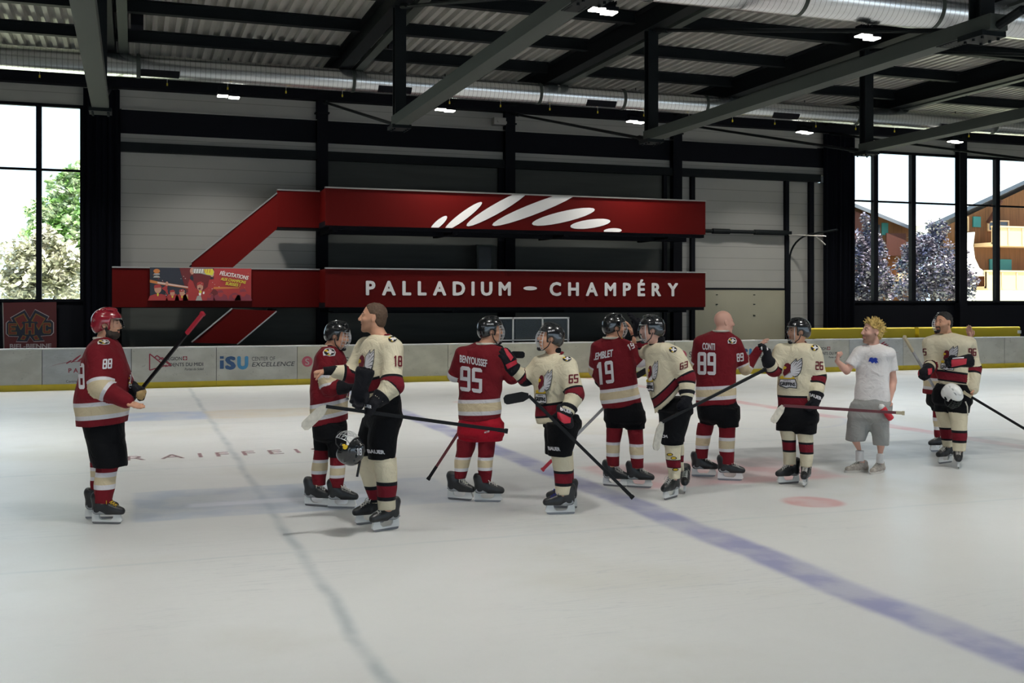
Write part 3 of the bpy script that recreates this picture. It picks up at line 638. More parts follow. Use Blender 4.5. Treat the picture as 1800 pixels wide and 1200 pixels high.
# ------------------------------------------------------------------ rink boards
BY = 26.5; BH = 0.955; PW = 1.9; BX0 = -0.05
ads = {}
def ad_pall(mb, x, m=1.0):
    z = 0.56
    for i, (a, b, w) in enumerate((((0.50,0.60),(0.62,0.68),.03),((0.60,0.62),(0.82,0.80),.04),((0.73,0.64),(1.05,0.86),.05),((0.90,0.66),(1.25,0.86),.05),((1.02,0.69),(1.32,0.80),.045),((1.14,0.70),(1.38,0.76),.035),((1.3,.69),(1.42,.70),.02))):
        A = Vector((x+a[0], BY-0.004-.001*i, a[1])); B = Vector((x+b[0], BY-0.004-.001*i, b[1])); d = (B-A); Ln = d.length; d.normalize(); nn = Vector((-d.z,0,d.x))
        mb.add([A+d*Ln*(0.5+0.5*math.cos(t))+nn*w*.52*math.sin(t) for t in [2*math.pi*k/14 for k in range(14)]], [tuple(range(14))], 0)
    arc = [(x+0.12+1.6*i/16, 0.52+0.13*math.sin(math.pi*(i/16)**0.8)) for i in range(17)]
    for i in range(16):
        (x0, z0), (x1, z1) = arc[i], arc[i+1]; w = 0.012*math.sin(math.pi*(i+.8)/17.5)
        mb.add([(x0, BY-.012, z0-w*.6), (x1, BY-.012, z1-w*.6), (x1, BY-.012, z1+w*.6), (x0, BY-.012, z0+w*.6)], [(0,1,2,3)], 0)
    put_text(mb, 'PALLADIUM', (x+0.55, BY-.005, 0.40), (1,0,0), (0,0,1), 0.10, 1.0, 0.03, 0, track=1.0)
    put_text(mb, 'de Champéry', (x+0.80, BY-.005, 0.30), (1,0,0), (0,0,1), 0.06, 0.5, 0, 1); put_text(mb, 'Centre National de Sports de Glace', (x+0.5, BY-.005, 0.17), (1,0,0), (0,0,1), 0.065, 1.2, 0, 1)
def ad_region(mb, x):
    for i, (a, b) in enumerate((((.40,.80),(.40,.42)),((.40,.80),(.72,.53)),((.40,.42),(.78,.53)),((.50,.70),(.56,.76)),((.56,.76),(.84,.54)),((.60,.66),(.68,.71)),((.68,.71),(.88,.53)),((.88,.53),(.74,.50)))):
        A = Vector((x+a[0], BY-.004-.001*i, a[1])); B = Vector((x+b[0], BY-.004-.001*i, b[1])); d = (B-A).normalized(); q = Vector((-d.z, 0, d.x))*.014; mb.add([A-q, B-q, B+q, A+q], [(0,1,2,3)], 0)
    put_text(mb, 'REGION', (x+0.75, BY-.005, 0.64), (1,0,0), (0,0,1), 0.085, 0.37, 0.02, 1); mb.box(x+1.14, x+1.235, BY-.006, BY-.002, 0.64, 0.73, 0)
    mb.box(x+1.175, x+1.2, BY-.008, BY-.006, 0.65, 0.72, 2); mb.box(x+1.155, x+1.22, BY-.0082, BY-.006, 0.672, 0.697, 2)
    put_text(mb, 'DENTS DU MIDI', (x+0.84, BY-.005, 0.50), (1,0,0), (0,0,1), 0.085, 0.76, 0.02, 1); put_text(mb, 'Portes du Soleil', (x+1.18, BY-.005, 0.40), (1,0,0), (0,0,1), 0.06, 0.42, 0.01, 1, slant=.2)
def ad_isu(mb, x):
    mb.box(x+0.08, x+0.17, BY-.006, BY-.002, 0.42, 0.62, 3); mb.box(x+0.08, x+0.17, BY-.006, BY-.002, 0.66, 0.72, 3)
    put_text(mb, 'S', (x+0.20, BY-.006, 0.42), (1,0,0), (0,0,1), 0.29, 0.25, 0.07, 3); put_text(mb, 'U', (x+0.48, BY-.006, 0.42), (1,0,0), (0,0,1), 0.29, 0.26, 0.07, 4)
    put_text(mb, 'CENTER OF', (x+0.82, BY-.005, 0.60), (1,0,0), (0,0,1), 0.10, 0.55, 0.0, 1); put_text(mb, 'EXCELLENCE', (x+0.82, BY-.005, 0.46), (1,0,0), (0,0,1), 0.11, 1.0, 0.01, 1, slant=.25)
def ad_s(mb, x):
    c = (x+0.24, 0.56); mb.add([(c[0]+0.13*math.cos(t), BY-.005, c[1]+0.13*math.sin(t)) for t in [2*math.pi*k/24 for k in range(24)]], [tuple(range(24))], 5)
    put_text(mb, 'S', (c[0]-.05, BY-.008, c[1]-.08), (1,0,0), (0,0,1), 0.16, 0.10, 0, 2)
def ad_ski(mb, x, body): put_text(mb, body, (x, BY-.005, 0.50), (1,0,0), (0,0,1), 0.16, None, 0, 1)
amats = [M['ad_red'], M['ad_dark'], M['board'], M['ad_blue'], M['ad_blue2'], M['ad_pink']]
desc = {-1: ('rink board panel bearing the feather and PALLADIUM advert behind the red-helmet player', 'pall'), 0: ('rink board panel bearing the red peak REGION DENTS DU MIDI advert, left one', 'region'), 1: ('rink board panel bearing blue iSU CENTER OF EXCELLENCE advert', 'isu'),
        2: ('rink board panel bearing pink disc with letter S behind the caged red player', 's'), 7: ('rink board panel bearing pink disc behind the player with raised arm', 's2'), 8: ('rink board panel with blue iSU letters behind bald player\'s arm', 'isu2'), 9: ('rink board panel bearing the REGION DENTS DU MIDI advert, right one', 'region2'), 10: ('rink board panel bearing the red feather advert behind the blond man', 'pall2')}
PX = [-0.05+1.9*k for k in range(-5, 5)]+[10.2+1.9*k for k in range(0, 12)]
for i_, x in enumerate(PX[:-1]):
    k = i_-5; PW = PX[i_+1]-x; lab, kind = desc.get(k, ('plain white rink board panel with yellow kick strip', None))
    t = thing('rink_board_panel', lab, 'rink board', (x, BY, 0), 'rink board panels along the far side'); g = 0.006
    bm_ = M['board_grey'] if kind in ('pall', 'pall2') else (M['board_cream'] if 2 <= k <= 7 else M['board'])
    def cb(name, mb, m, fn=True):
        o = obj(name, mb, m, fixn=fn); o.parent = t; o.matrix_parent_inverse = Matrix.Translation((-x, -BY, 0)); return o
    cb('facing', MB().box(x+g, x+PW-g, BY, BY+0.05, 0.14, BH-0.03), bm_)
    cb('kick_strip', MB().box(x+0.002, x+PW-0.002, BY-0.015, BY+0.05, 0.0, 0.14), M['yellow'])
    mb = MB(); mb.box(x, x+PW, BY-0.02, BY+0.18, BH-0.03, BH); mb.box(x, x+PW, BY+0.055, BY+0.15, 0.02, BH-0.03, 1); cb('cap_rail', mb, [M['white'], M['black']])
    if kind:
        mb = MB()
        if kind in ('pall',): ad_pall(mb, x)
        if kind == 'pall2': ad_pall(mb, x)
        if kind == 'region': ad_region(mb, x)
        if kind == 'region2': ad_region(mb, x)
        if kind == 'isu': ad_isu(mb, x)
        if kind == 'isu2': ad_isu(mb, x-0.04)
        if kind == 's': ad_s(mb, x); ad_ski(mb, onY(607, 600, BY).x, "Sc'")
        if kind == 's2': ad_s(mb, x); ad_ski(mb, x+0.44, 'SKI')
        cb('advert', mb, amats, False)
# scuffs on the boards: short dark dashes under a single object of their own panel are left to the noise
# yellow padded rails behind the right hand boards
for x0, x1, lab in ((18.9, 22.7, 'yellow padded barrier behind the boards left of the standing bareheaded player'), (22.85, 26.8, 'yellow padded barrier behind the boards at the right edge')):
    t = thing('padded_barrier', lab, 'barrier', (x0, 27.3, 0)); mb = MB(); w_ = x1-x0
    mb.prism([(0,0,0.94),(0,0.0,1.22),(0,0.05,1.25),(0,0.25,1.25),(0,0.3,1.22),(0,0.3,0.94)], (0,0,0), (w_,0,0)); obj('pad', mb, M['yellowpad'], t)
    mb = MB(); [mb.box(xx, xx+0.06, 0.1, 0.16, 0.02, 0.95) for xx in (0.2, w_/2, w_-0.26)]; obj('posts', mb, M['steel'], t)
x0 = onY(1789, 585, 27.28).x; mb = MB(); mb.box(x0, x0+0.12, 27.26, 27.29, 1.03, 1.13)
tag(obj('number_plate', mb, M['white']), 'small white plate on the yellow barrier at the right edge', 'plate')
# ================================================================== OUTSIDE
M['grass'] = mat('bright_ground', (0.55, 0.58, 0.45), 0.9, noise=(0.5, 0.2))
struct(obj('ground', MB().box(-60, 110, 30.4, 130, -0.4, -0.1), M['grass']))
M['wood'] = mat('chalet_wood', (0.15, 0.066, 0.028), 0.7, noise=(1.5, 0.35, (6, 6, 0.4)), spec=0.2)
M['wood2'] = mat('chalet_wood_red', (0.06, 0.02, 0.015), 0.7, noise=(1.5, 0.25, (6, 6, 0.4)), spec=0.2)
M['roof'] = mat('pale_metal_roof', (0.72, 0.74, 0.78), 0.5)
M['plaster'] = mat('white_plaster', (0.85, 0.82, 0.75), 0.8)
M['teal'] = mat('teal_shutter', (0.02, 0.16, 0.16), 0.6)
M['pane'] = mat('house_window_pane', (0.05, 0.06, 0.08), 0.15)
M['sunlitwood'] = mat('sunlit_balcony_wood', (0.62, 0.42, 0.25), 0.6, spec=0.2)  # sun glare on the balconies put into a paler wood colour
def house(name, lab, origin_uv, Y, build):
    p = onY(*origin_uv, Y); t = thing(name, lab, 'house', (p.x, Y, -0.1))
    def ch(n_, mb, m):
        o = obj(n_, mb, m); o.parent = t; o.matrix_parent_inverse = Matrix.Translation((-p.x, -Y, 0.1)); return o
    build(ch, t)
def A_(ch, t):
    Y = 62; q = lambda u, v: onY(u, v, Y)
    g = [q(1455, 345), q(1602, 404), q(1602, 531), q(1455, 531)]; g[2].z = g[3].z = -0.1
    ch('wall', MB().prism(g, (0,0,0), (6.120,6.570,0)), M['wood'])
    g = [q(1455, 353), q(1539, 386), q(1539, 531), q(1455, 531)]; g[2].z = g[3].z = -0.1
    ch('annexe_wall', MB().prism(g, (-0.816,-0.876,0), (-0.014,-0.015,0)), M['wood2'])
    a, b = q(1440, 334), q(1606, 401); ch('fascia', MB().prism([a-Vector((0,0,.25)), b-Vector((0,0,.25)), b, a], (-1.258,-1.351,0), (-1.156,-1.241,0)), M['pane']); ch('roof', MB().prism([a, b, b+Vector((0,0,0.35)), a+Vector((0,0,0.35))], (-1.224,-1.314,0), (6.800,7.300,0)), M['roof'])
    a, b = q(1602, 401), q(1660, 394); ch('roof', MB().prism([a, b, b+Vector((0,0,0.4)), a+Vector((0,0,0.4))], (-1.224,-1.314,0), (5.440,5.840,0)), M['roof'])
    for u0, u1, v0, v1, m in ((1538, 1546, 395, 412, 'pane'), (1549, 1560, 392, 413, 'teal'), (1580, 1600, 456, 470, 'teal')):
        a, b = q(u0, v1), q(u1, v0); ch('shutter' if m == 'teal' else 'window', MB().box(a.x, b.x, Y-0.08, Y-0.01, a.z, b.z), M[m])
    a, b = q(1540, 446), q(1574, 412); mb = MB(); mb.box(a.x, b.x, Y-1.1, Y-1.0, a.z, b.z); mb.box(a.x, b.x, Y-1.1, Y, a.z-0.15, a.z); ch('balcony', mb, M['wood2'])
    a, b = q(1556, 490), q(1602, 482); mb = MB(); mb.box(a.x, b.x, Y-1.3, Y-1.2, a.z, b.z); mb.box(a.x, b.x, Y-1.3, Y, a.z-0.15, a.z); ch('balcony', mb, M['sunlitwood'])
house('chalet', 'brown wooden chalet with sloping roof in the left panes of the right window', (1500, 531), 62, A_)
def B_(ch, t):
    Y = 50; q = lambda u, v: onY(u, v, Y)
    g = [q(1652, 402), q(1845, 312), q(1990, 385), q(1990, 531), q(1652, 531)]; g[3].z = g[4].z = -0.1
    ch('wall', MB().prism(g, (0,0,0), (6.120,6.570,0)), M['wood'])
    for p0, p1 in (((1630, 402), (1850, 300)), ((1850, 300), (2010, 382))):
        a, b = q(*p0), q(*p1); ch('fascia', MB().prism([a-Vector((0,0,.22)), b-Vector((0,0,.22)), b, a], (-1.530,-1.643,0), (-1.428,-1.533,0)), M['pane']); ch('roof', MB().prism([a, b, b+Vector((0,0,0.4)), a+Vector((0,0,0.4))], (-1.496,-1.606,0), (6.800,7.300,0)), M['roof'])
    a, b = q(1736, 392), q(1760, 356); ch('brace', MB().beam(a+Vector((-0.204,-0.219,0)), b+Vector((-1.020,-1.095,0)), 0.15, 0.15), M['wood2'])
    for u0, u1, v0, v1, m in ((1690, 1699, 383, 404, 'pane'), (1709, 1722, 381, 399, 'teal'), (1737, 1745, 391, 404, 'pane'), (1756, 1770, 390, 404, 'pane'), (1738, 1776, 456, 478, 'teal')):
        a, b = q(u0, v1), q(u1, v0)
        if m == 'pane':
            mb = MB(); w = 0.08
            for bx in ((a.x-w, b.x+w, a.z-w, a.z), (a.x-w, b.x+w, b.z, b.z+w), (a.x-w, a.x, a.z, b.z), (b.x, b.x+w, a.z, b.z)): mb.box(bx[0], bx[1], Y-0.1, Y-0.01, bx[2], bx[3])
            ch('window_frame', mb, M['sunlitwood']); ch('window', MB().box(a.x, b.x, Y-0.05, Y-0.01, a.z, b.z), M['pane'])
        else: ch('shutter', MB().box(a.x, b.x, Y-0.1, Y-0.01, a.z, b.z), M['teal'])
    def balc(u0, u1, v0, v1, m):
        a, b = q(u0, v1), q(u1, v0); mb = MB(); mb.box(a.x, b.x, Y-1.5, Y-1.4, a.z, b.z-0.05); mb.box(a.x-0.05, b.x, Y-1.56, Y-1.34, b.z-0.05, b.z+0.04); mb.box(a.x, b.x, Y-1.5, Y, a.z-0.2, a.z)
        for i in range(12): xx = a.x+(b.x-a.x)*i/12; mb.box(xx, xx+0.1, Y-1.54, Y-1.34, a.z-0.1, b.z-0.05)
        ch('balcony', mb, m)
    balc(1712, 1990, 409, 428, M['sunlitwood']); balc(1700, 1990, 481, 504, M['sunlitwood'])
    c = [q(1688, 412), q(1714, 410), q(1711, 432), q(1714, 455), q(1722, 472), q(1734, 480), q(1734, 486), q(1688, 486)]
    ch('plaster_arch', MB().prism(c, (-0.884,-0.949,0), (-0.014,-0.015,0)), M['plaster'])
    a, b = q(1688, 530), q(1990, 507); ch('base_wall', MB().box(a.x, b.x, Y-0.5, Y-0.02, -0.1, b.z), M['plaster'])
house('chalet', 'large gabled chalet with pale balconies in the right panes of the right window', (1700, 531), 50, B_)
def leafmat(name, c, c2):
    m = mat(name, c, 0.3, spec=0.9); nt = m.node_tree; b = nt.nodes['Principled BSDF']
    n = nd(nt, 'ShaderNodeTexNoise'); n.inputs['Scale'].default_value = 2.5; tc = nd(nt, 'ShaderNodeTexCoord'); nt.links.new(tc.outputs['Object'], n.inputs['Vector'])
    nt.links.new(mixc(nt, sstep(nt, n.outputs['Fac'], 0.4, 0.6), c, c2), b.inputs['Base Color']); return m
M['leaf_green'] = leafmat('leaf_green', (0.16, 0.30, 0.08), (0.55, 0.62, 0.42)); M['leaf_purple'] = leafmat('leaf_purple', (0.035, 0.04, 0.09), (0.16, 0.13, 0.17)); M['leaf_glare'] = leafmat('leaf_glare', (0.75, 0.72, 0.62), (0.34, 0.34, 0.22))  # overexposed sun glare put into the pale and lighter green leaf colours
M['bark'] = mat('bark', (0.08, 0.06, 0.05), 0.9)
def tree(name, lab, base, blobs, m, n, ls, Y, group=None):
    p = onY(base, 540, Y); t = thing(name, lab, 'tree', (p.x, Y, -0.1), group); vs_ = []; fs = []; rng = np.random.RandomState(len(lab)*7+n)
    for (u, v, ru, rv) in blobs:
        c = onY(u, v, Y); rx = abs(onY(u+ru, v, Y).x-c.x); rz = abs(onY(u, v-rv, Y).z-c.z); k = int(n*(ru*rv)/sum(b[2]*b[3] for b in blobs))
        for i in range(k):
            d = rng.normal(size=3); d /= np.linalg.norm(d); r = (0.45+0.6*rng.rand())
            # leaves gather in small tufts so that sky shows between them
            q = np.array([c.x-p.x, 0, c.z+0.1])+d*np.array([rx, min(rx, 1.6), rz])*r; q += 0.12*np.sin(q[::-1]*6.3)
            a = rng.normal(size=3); a /= np.linalg.norm(a); b = np.cross(a, rng.normal(size=3)); b /= np.linalg.norm(b)
            s_ = ls*(0.6+0.8*rng.rand()); a[2] *= .45; a /= np.linalg.norm(a); a *= s_; b *= s_*0.55; nn = len(vs_)
            vs_ += [tuple(q-a), tuple(q+b-a*.2), tuple(q+a), tuple(q-b-a*.2)]; fs.append((nn, nn+1, nn+2, nn+3))
    mb = MB(); mb.add(vs_, fs); obj('foliage', mb, m, t, fixn=False)
    tops = [onY(b[0], b[1], Y) for b in blobs]; mb = MB(); mz = max(q.z for q in tops)
    mb.tube([(0.000,0.000,0), (0.05,0,mz*0.45), (0,0.05,mz*0.95)], [0.13, 0.09, 0.02], 8)
    for q in tops[:5]: mb.tube([(0.02,0,mz*0.3), ((q.x-p.x)*0.6, 0.1, q.z*0.7), (q.x-p.x, 0, q.z)], [0.05, 0.03, 0.01], 6)
    obj('trunk', mb, M['bark'], t)
tree('purple_leaf_shrub', 'tall dark-leaved shrub outside the left panes of the right window', 1525, [(1515, 475, 40, 56), (1508, 430, 20, 24), (1535, 430, 14, 20), (1522, 395, 6, 24), (1545, 505, 22, 28), (1500, 505, 26, 34)], M['leaf_purple'], 8000, 0.075, 36)
tree('purple_leaf_shrub', 'broad dark-leaved shrub outside the middle of the right window', 1640, [(1640, 475, 50, 56), (1632, 425, 22, 18), (1655, 405, 7, 18), (1636, 400, 6, 16), (1602, 445, 14, 22), (1675, 500, 34, 34), (1600, 508, 26, 26)], M['leaf_purple'], 10500, 0.075, 37)
tree('green_maple', 'bright green tree seen through the left window', 115, [(112, 345, 36, 46), (122, 400, 46, 54), (90, 420, 50, 44), (135, 315, 30, 26), (70, 380, 26, 30)], M['leaf_green'], 3800, 0.13, 43)
tree('glare_toned_tree', 'sun-bleached bushy tree filling the lower left window', 60, [(60, 470, 62, 60), (110, 480, 46, 56), (35, 510, 40, 36), (75, 430, 34, 32)], M['leaf_glare'], 5200, 0.11, 37)
# ================================================================== PEOPLE: implicit surfaces turned into meshes
RT = np.array([CT, -ST, 0.0]); FW = np.array([ST, CT, 0.0]); UP = np.array([0, 0, 1.0])
def adir(deg): a = math.radians(deg); return RT*math.cos(a)+FW*math.sin(a)
def nrm(v): v = np.asarray(v, float); return v/np.linalg.norm(v)
class Vox:
    def __init__(s, lo, hi, h, fine=()):
        s.ax = []
        for a in range(3):
            pts = [lo[a]]
            while pts[-1] < hi[a]:
                st = h
                for f in fine:
                    if f[0][a]-h <= pts[-1] <= f[1][a]: st = min(st, f[2])
                pts.append(pts[-1]+st)
            s.ax.append(np.array(pts))
        s.F = np.full([len(a) for a in s.ax], 1.0, np.float32)
    def _sub(s, lo, hi):
        return tuple(slice(max(np.searchsorted(s.ax[a], lo[a])-1, 0), min(np.searchsorted(s.ax[a], hi[a])+1, len(s.ax[a]))) for a in range(3))
    def put(s, fn, lo, hi, k=0.02, op='u'):
        m = 0.05+k; sl = s._sub(np.asarray(lo)-m, np.asarray(hi)+m)
        X = s.ax[0][sl[0]][:, None, None]; Y = s.ax[1][sl[1]][None, :, None]; Z = s.ax[2][sl[2]][None, None, :]
        if X.size*Y.size*Z.size == 0: return
        d = fn(X, Y, Z); a = s.F[sl]
        if op == 'u': h = np.clip(0.5+0.5*(a-d)/k, 0, 1); s.F[sl] = a*(1-h)+d*h-k*h*(1-h)
        else: d = -d; h = np.clip(0.5-0.5*(a-d)/k, 0, 1); s.F[sl] = a*(1-h)+d*h+k*h*(1-h)
    def cap(s, a, b, ra, rb=None, k=0.02, op='u'):
        a, b = np.asarray(a, float), np.asarray(b, float); rb = ra if rb is None else rb; ab = b-a; L2 = max(ab.dot(ab), 1e-9)
        def fn(X, Y, Z):
            px, py, pz = X-a[0], Y-a[1], Z-a[2]; t = np.clip((px*ab[0]+py*ab[1]+pz*ab[2])/L2, 0, 1)
            return np.sqrt((px-ab[0]*t)**2+(py-ab[1]*t)**2+(pz-ab[2]*t)**2)-(ra+(rb-ra)*t)
        r = max(ra, rb); s.put(fn, np.minimum(a, b)-r, np.maximum(a, b)+r, k, op)
    def ell(s, c, A, r, k=0.02, op='u'):                       # A rows = unit axes
        c = np.asarray(c, float); A = np.asarray(A, float)
        def fn(X, Y, Z):
            px, py, pz = X-c[0], Y-c[1], Z-c[2]; q = [(px*A[i][0]+py*A[i][1]+pz*A[i][2]) for i in range(3)]
            k0 = np.sqrt(sum((q[i]/r[i])**2 for i in range(3))); k1 = np.sqrt(sum((q[i]/r[i]**2)**2 for i in range(3)))+1e-9
            return k0*(k0-1)/k1
        m = max(r); s.put(fn, c-m, c+m, k, op)
    def zloft(s, rows, L, top=None, bot=None, k=0.02, ex=2.3, shrink=0.0, sc=1.0, op='u'):
        """rows (z, cx, cy, a, b) rising or falling; L lateral unit vector; bot may be function(X,Y)"""
        R = sorted([tuple(r) for r in rows]); z = np.array([r[0] for r in R]); zz = np.linspace(z[0], z[-1], 60)
        def sm(v):
            v = np.interp(zz, z, v); w = np.concatenate([v[:1], (v[:-2]+2*v[1:-1]+v[2:])/4, v[-1:]])
            for _ in range(6): w = np.concatenate([w[:1], (w[:-2]+2*w[1:-1]+w[2:])/4, w[-1:]])
            return w
        tab = [sm(np.array([r[i] for r in R])) for i in range(1, 5)]; fz = np.array([-L[1], L[0]])
        top = z[-1] if top is None else top; bot = z[0] if bot is None else bot
        def fn(X, Y, Z):
            cx, cy, a, b = [np.interp(Z, zz, t_) for t_ in tab]; a = np.maximum(a*sc-shrink, .01); b = np.maximum(b*sc-shrink, .01)
            px, py = X-cx, Y-cy; u = np.abs(px*L[0]+py*L[1])/a; w = np.abs(px*fz[0]+py*fz[1])/b
            d = ((u**ex+w**ex)**(1/ex)-1)*np.minimum(a, b)
            bb = bot(X, Y) if callable(bot) else bot
            return np.maximum(np.maximum(d, Z-top), bb-Z)
        am = max(max(r[3], r[4]) for r in R); lo = [min(r[1] for r in R)-am, min(r[2] for r in R)-am, z[0]-(0.12 if callable(bot) else 0)]; hi = [max(r[1] for r in R)+am, max(r[2] for r in R)+am, z[-1]]
        s.put(fn, lo, hi, k, op)
    def wrinkle(s, amp, seed, fx=24, fz=7):
        X = s.ax[0][:, None, None]; Y = s.ax[1][None, :, None]; Z = s.ax[2][None, None, :]; r = np.random.RandomState(seed); p = r.rand(8)*6.28
        q = X*CT-Y*ST; w = X*ST+Y*CT
        n = np.sin(fx*q+2.5*np.sin(fz*Z+p[0]+3*w)+p[1])*np.sin(fz*1.3*Z+5*q+p[2])+0.7*np.sin(fx*0.8*w+fz*1.5*Z+2*np.sin(9*q+p[3])+p[4])
        n = n+0.6*np.sin(34*Z+9*q+p[5]+2*np.sin(8*w+p[6]))*np.sin(6*q+p[7])
        s.F += (amp*n).astype(np.float32)
    def mesh(s):
        F = s.F; n = F.shape; ins = F < 0
        F = np.where(F == 0, 1e-7, F); c = np.zeros([d-1 for d in n], np.int8); C = [(i, j, k) for i in (0,1) for j in (0,1) for k in (0,1)]
        for o in C: c += ins[o[0]:n[0]-1+o[0], o[1]:n[1]-1+o[1], o[2]:n[2]-1+o[2]]
        act = (c > 0) & (c < 8); I = np.argwhere(act); idx = np.full(act.shape, -1, np.int64); idx[act] = np.arange(len(I))
        P = np.zeros((len(I), 3)); cnt = np.zeros(len(I))
        for a in C:
            for ax in range(3):
                if a[ax]: continue
                b = list(a); b[ax] = 1; ia = I+np.array(a); ib = I+np.array(b)
                fa = F[tuple(ia.T)]; fb = F[tuple(ib.T)]; m = (fa < 0) != (fb < 0); t = np.where(m, fa/np.where(m, fa-fb, 1), 0)
                for d in range(3):
                    xa = s.ax[d][ia[:, d]]; xb = s.ax[d][ib[:, d]]; P[:, d] += np.where(m, xa+(xb-xa)*t, 0)
                cnt += m
        P /= cnt[:, None]; Q = []
        for ax in range(3):
            o1, o2 = (ax+1) % 3, (ax+2) % 3
            sl = [slice(None)]*3; sl[ax] = slice(0, n[ax]-1); s2 = list(sl); s2[ax] = slice(1, n[ax]); a = ins[tuple(sl)]; b = ins[tuple(s2)]
            E = np.argwhere(a != b); E = E[(E[:, o1] > 0) & (E[:, o2] > 0) & (E[:, o1] < n[o1]-1) & (E[:, o2] < n[o2]-1)]
            f = a[tuple(E.T)]; e1 = np.zeros(3, int); e1[o1] = 1; e2 = np.zeros(3, int); e2[o2] = 1
            q = np.stack([idx[tuple((E-e1-e2).T)], idx[tuple((E-e2).T)], idx[tuple(E.T)], idx[tuple((E-e1).T)]], 1)
            q = np.where(f[:, None], q, q[:, ::-1]); Q.append(q)
        return P, np.concatenate(Q)
def npobj(name, P, Q, mats, parent=None, attrs=None, origin=None, mi=None):
    me = bpy.data.meshes.new(name); O = np.array(origin if origin is not None else (0,0,0.0))
    me.vertices.add(len(P)); me.vertices.foreach_set('co', (P-O).astype(np.float32).ravel()); k = Q.shape[1]
    me.loops.add(len(Q)*k); me.loops.foreach_set('vertex_index', Q.astype(np.int32).ravel()); me.polygons.add(len(Q))
    me.polygons.foreach_set('loop_start', np.arange(0, len(Q)*k, k, dtype=np.int32)); me.polygons.foreach_set('loop_total', np.full(len(Q), k, np.int32))
    me.polygons.foreach_set('use_smooth', np.ones(len(Q), bool))
    for m in (mats if isinstance(mats, (list, tuple)) else [mats]): me.materials.append(m)
    if mi is not None: me.polygons.foreach_set('material_index', mi.astype(np.int32))
    for n_, v in (attrs or {}).items(): me.attributes.new(n_, 'FLOAT', 'POINT').data.foreach_set('value', v.astype(np.float32))
    me.update(calc_edges=True); me.validate()
    o = bpy.data.objects.new(name, me); COL.objects.link(o)
    if parent: o.parent = parent
    return o

# ------------------------------------------------------------------ cloth materials
def attr(nt, n): a = nd(nt, 'ShaderNodeAttribute'); a.attribute_name = n; return a.outputs['Fac']
def ramp(nt, fac, stops):
    r = nd(nt, 'ShaderNodeValToRGB'); r.color_ramp.interpolation = 'CONSTANT'; e = r.color_ramp.elements
    while len(e) < len(stops): e.new(0.5)
    for q, (p, c) in zip(e, stops): q.position = p; q.color = (*c, 1)
    nt.links.new(fac, r.inputs[0]); return r.outputs[0]
RED, CREAM, WHT, BLK, DRED = (0.155, 0.010, 0.016), (0.66, 0.59, 0.43), (0.66, 0.64, 0.66), (0.008, 0.009, 0.012), (0.15, 0.010, 0.018)
BEIGE = (0.60, 0.50, 0.33)
def clothmat(name, hem=None, slv=None, base=RED, rough=0.75, scale=55, dist=0.0015):
    m = mat(name, base, rough, spec=0.12); nt = m.node_tree; b = nt.nodes['Principled BSDF']; tc = nd(nt, 'ShaderNodeTexCoord')
    col = None
    if hem: col = ramp(nt, attr(nt, 'st'), hem)
    if slv: col = mixc(nt, mth(nt, 'GREATER_THAN', attr(nt, 'arm'), 0.5), col, ramp(nt, attr(nt, 'tt'), slv))
    if col is not None: nt.links.new(col, b.inputs['Base Color'])
    b.inputs['Sheen Weight'].default_value = 0.02
    n = nd(nt, 'ShaderNodeTexNoise'); n.inputs['Scale'].default_value = 9; n.inputs['Detail'].default_value = 3; n.inputs['Distortion'].default_value = 1.2; nt.links.new(tc.outputs['Object'], n.inputs['Vector'])
    bp = nd(nt, 'ShaderNodeBump'); bp.inputs['Distance'].default_value = 0.030; bp.inputs['Strength'].default_value = 0.6
    nt.links.new(n.outputs['Fac'], bp.inputs['Height']); nt.links.new(bp.outputs[0], b.inputs['Normal']); return m
def jersey_mat(kind, s0, s1):
    w = s1-s0
    if kind == 'red':
        hem = [(0, RED), (.055, WHT), (.095, BEIGE), (.175, WHT), (.21, RED)]; slv = [(0, RED), (s0, WHT), (s0+w*.22, BEIGE), (s0+w*.78, WHT), (s1, RED)]
    else:
        hem = [(0, CREAM), (.055, BLK), (.075, DRED), (.165, BLK), (.19, CREAM)]; slv = [(0, CREAM), (s0, BLK), (s0+w*.2, DRED), (s0+w*.8, BLK), (s1, CREAM)]
    return clothmat('jersey_'+kind, hem, slv, RED if kind == 'red' else CREAM)
def sock_mat(kind, f):
    if kind == 'red': h = [(0, RED), (f[3], WHT), (f[2], BEIGE), (f[1], WHT), (f[0], RED)]
    else: h = [(0, CREAM), (f[3], BLK), (f[2], DRED), (f[1], BLK), (f[0], CREAM)]
    return clothmat('sock_'+kind, h)
M['pants'] = clothmat('hockey_pants_black', base=(0.0035, 0.0038, 0.005)); M['pants_red'] = clothmat('hockey_pants_red', base=(0.33, 0.008, 0.02))
M['shorts'] = clothmat('shorts_grey', base=(0.30, 0.30, 0.29)); M['tee'] = clothmat('tee_white', base=(0.76, 0.73, 0.72)); M['neck'] = clothmat('black_neck_guard', base=(0.008, 0.008, 0.01))
M['collar_red'] = clothmat('collar_dark_red', base=DRED); M['collar_white'] = clothmat('collar_white', base=(0.62, 0.58, 0.5)); M['whitesock'] = clothmat('ankle_sock_white', base=(0.75, 0.73, 0.72))
M['helmet'] = mat('helmet_black', (0.007, 0.008, 0.010), 0.22, coat=0.6); M['helmet_red'] = mat('helmet_red', (0.24, 0.008, 0.02), 0.22, coat=0.6); M['helmet_white'] = mat('helmet_white', (0.78, 0.78, 0.76), 0.25, coat=0.5)
M['foam'] = mat('foam_black', (0.01, 0.01, 0.012), 0.8); M['cage'] = mat('cage_steel', (0.62, 0.62, 0.62), 0.3, 0.6)
M['boot'] = mat('skate_boot_black', (0.010, 0.011, 0.013), 0.4, noise=(14, 0.6)); M['boot_grey'] = mat('skate_trim_grey', (0.25, 0.26, 0.27), 0.4)
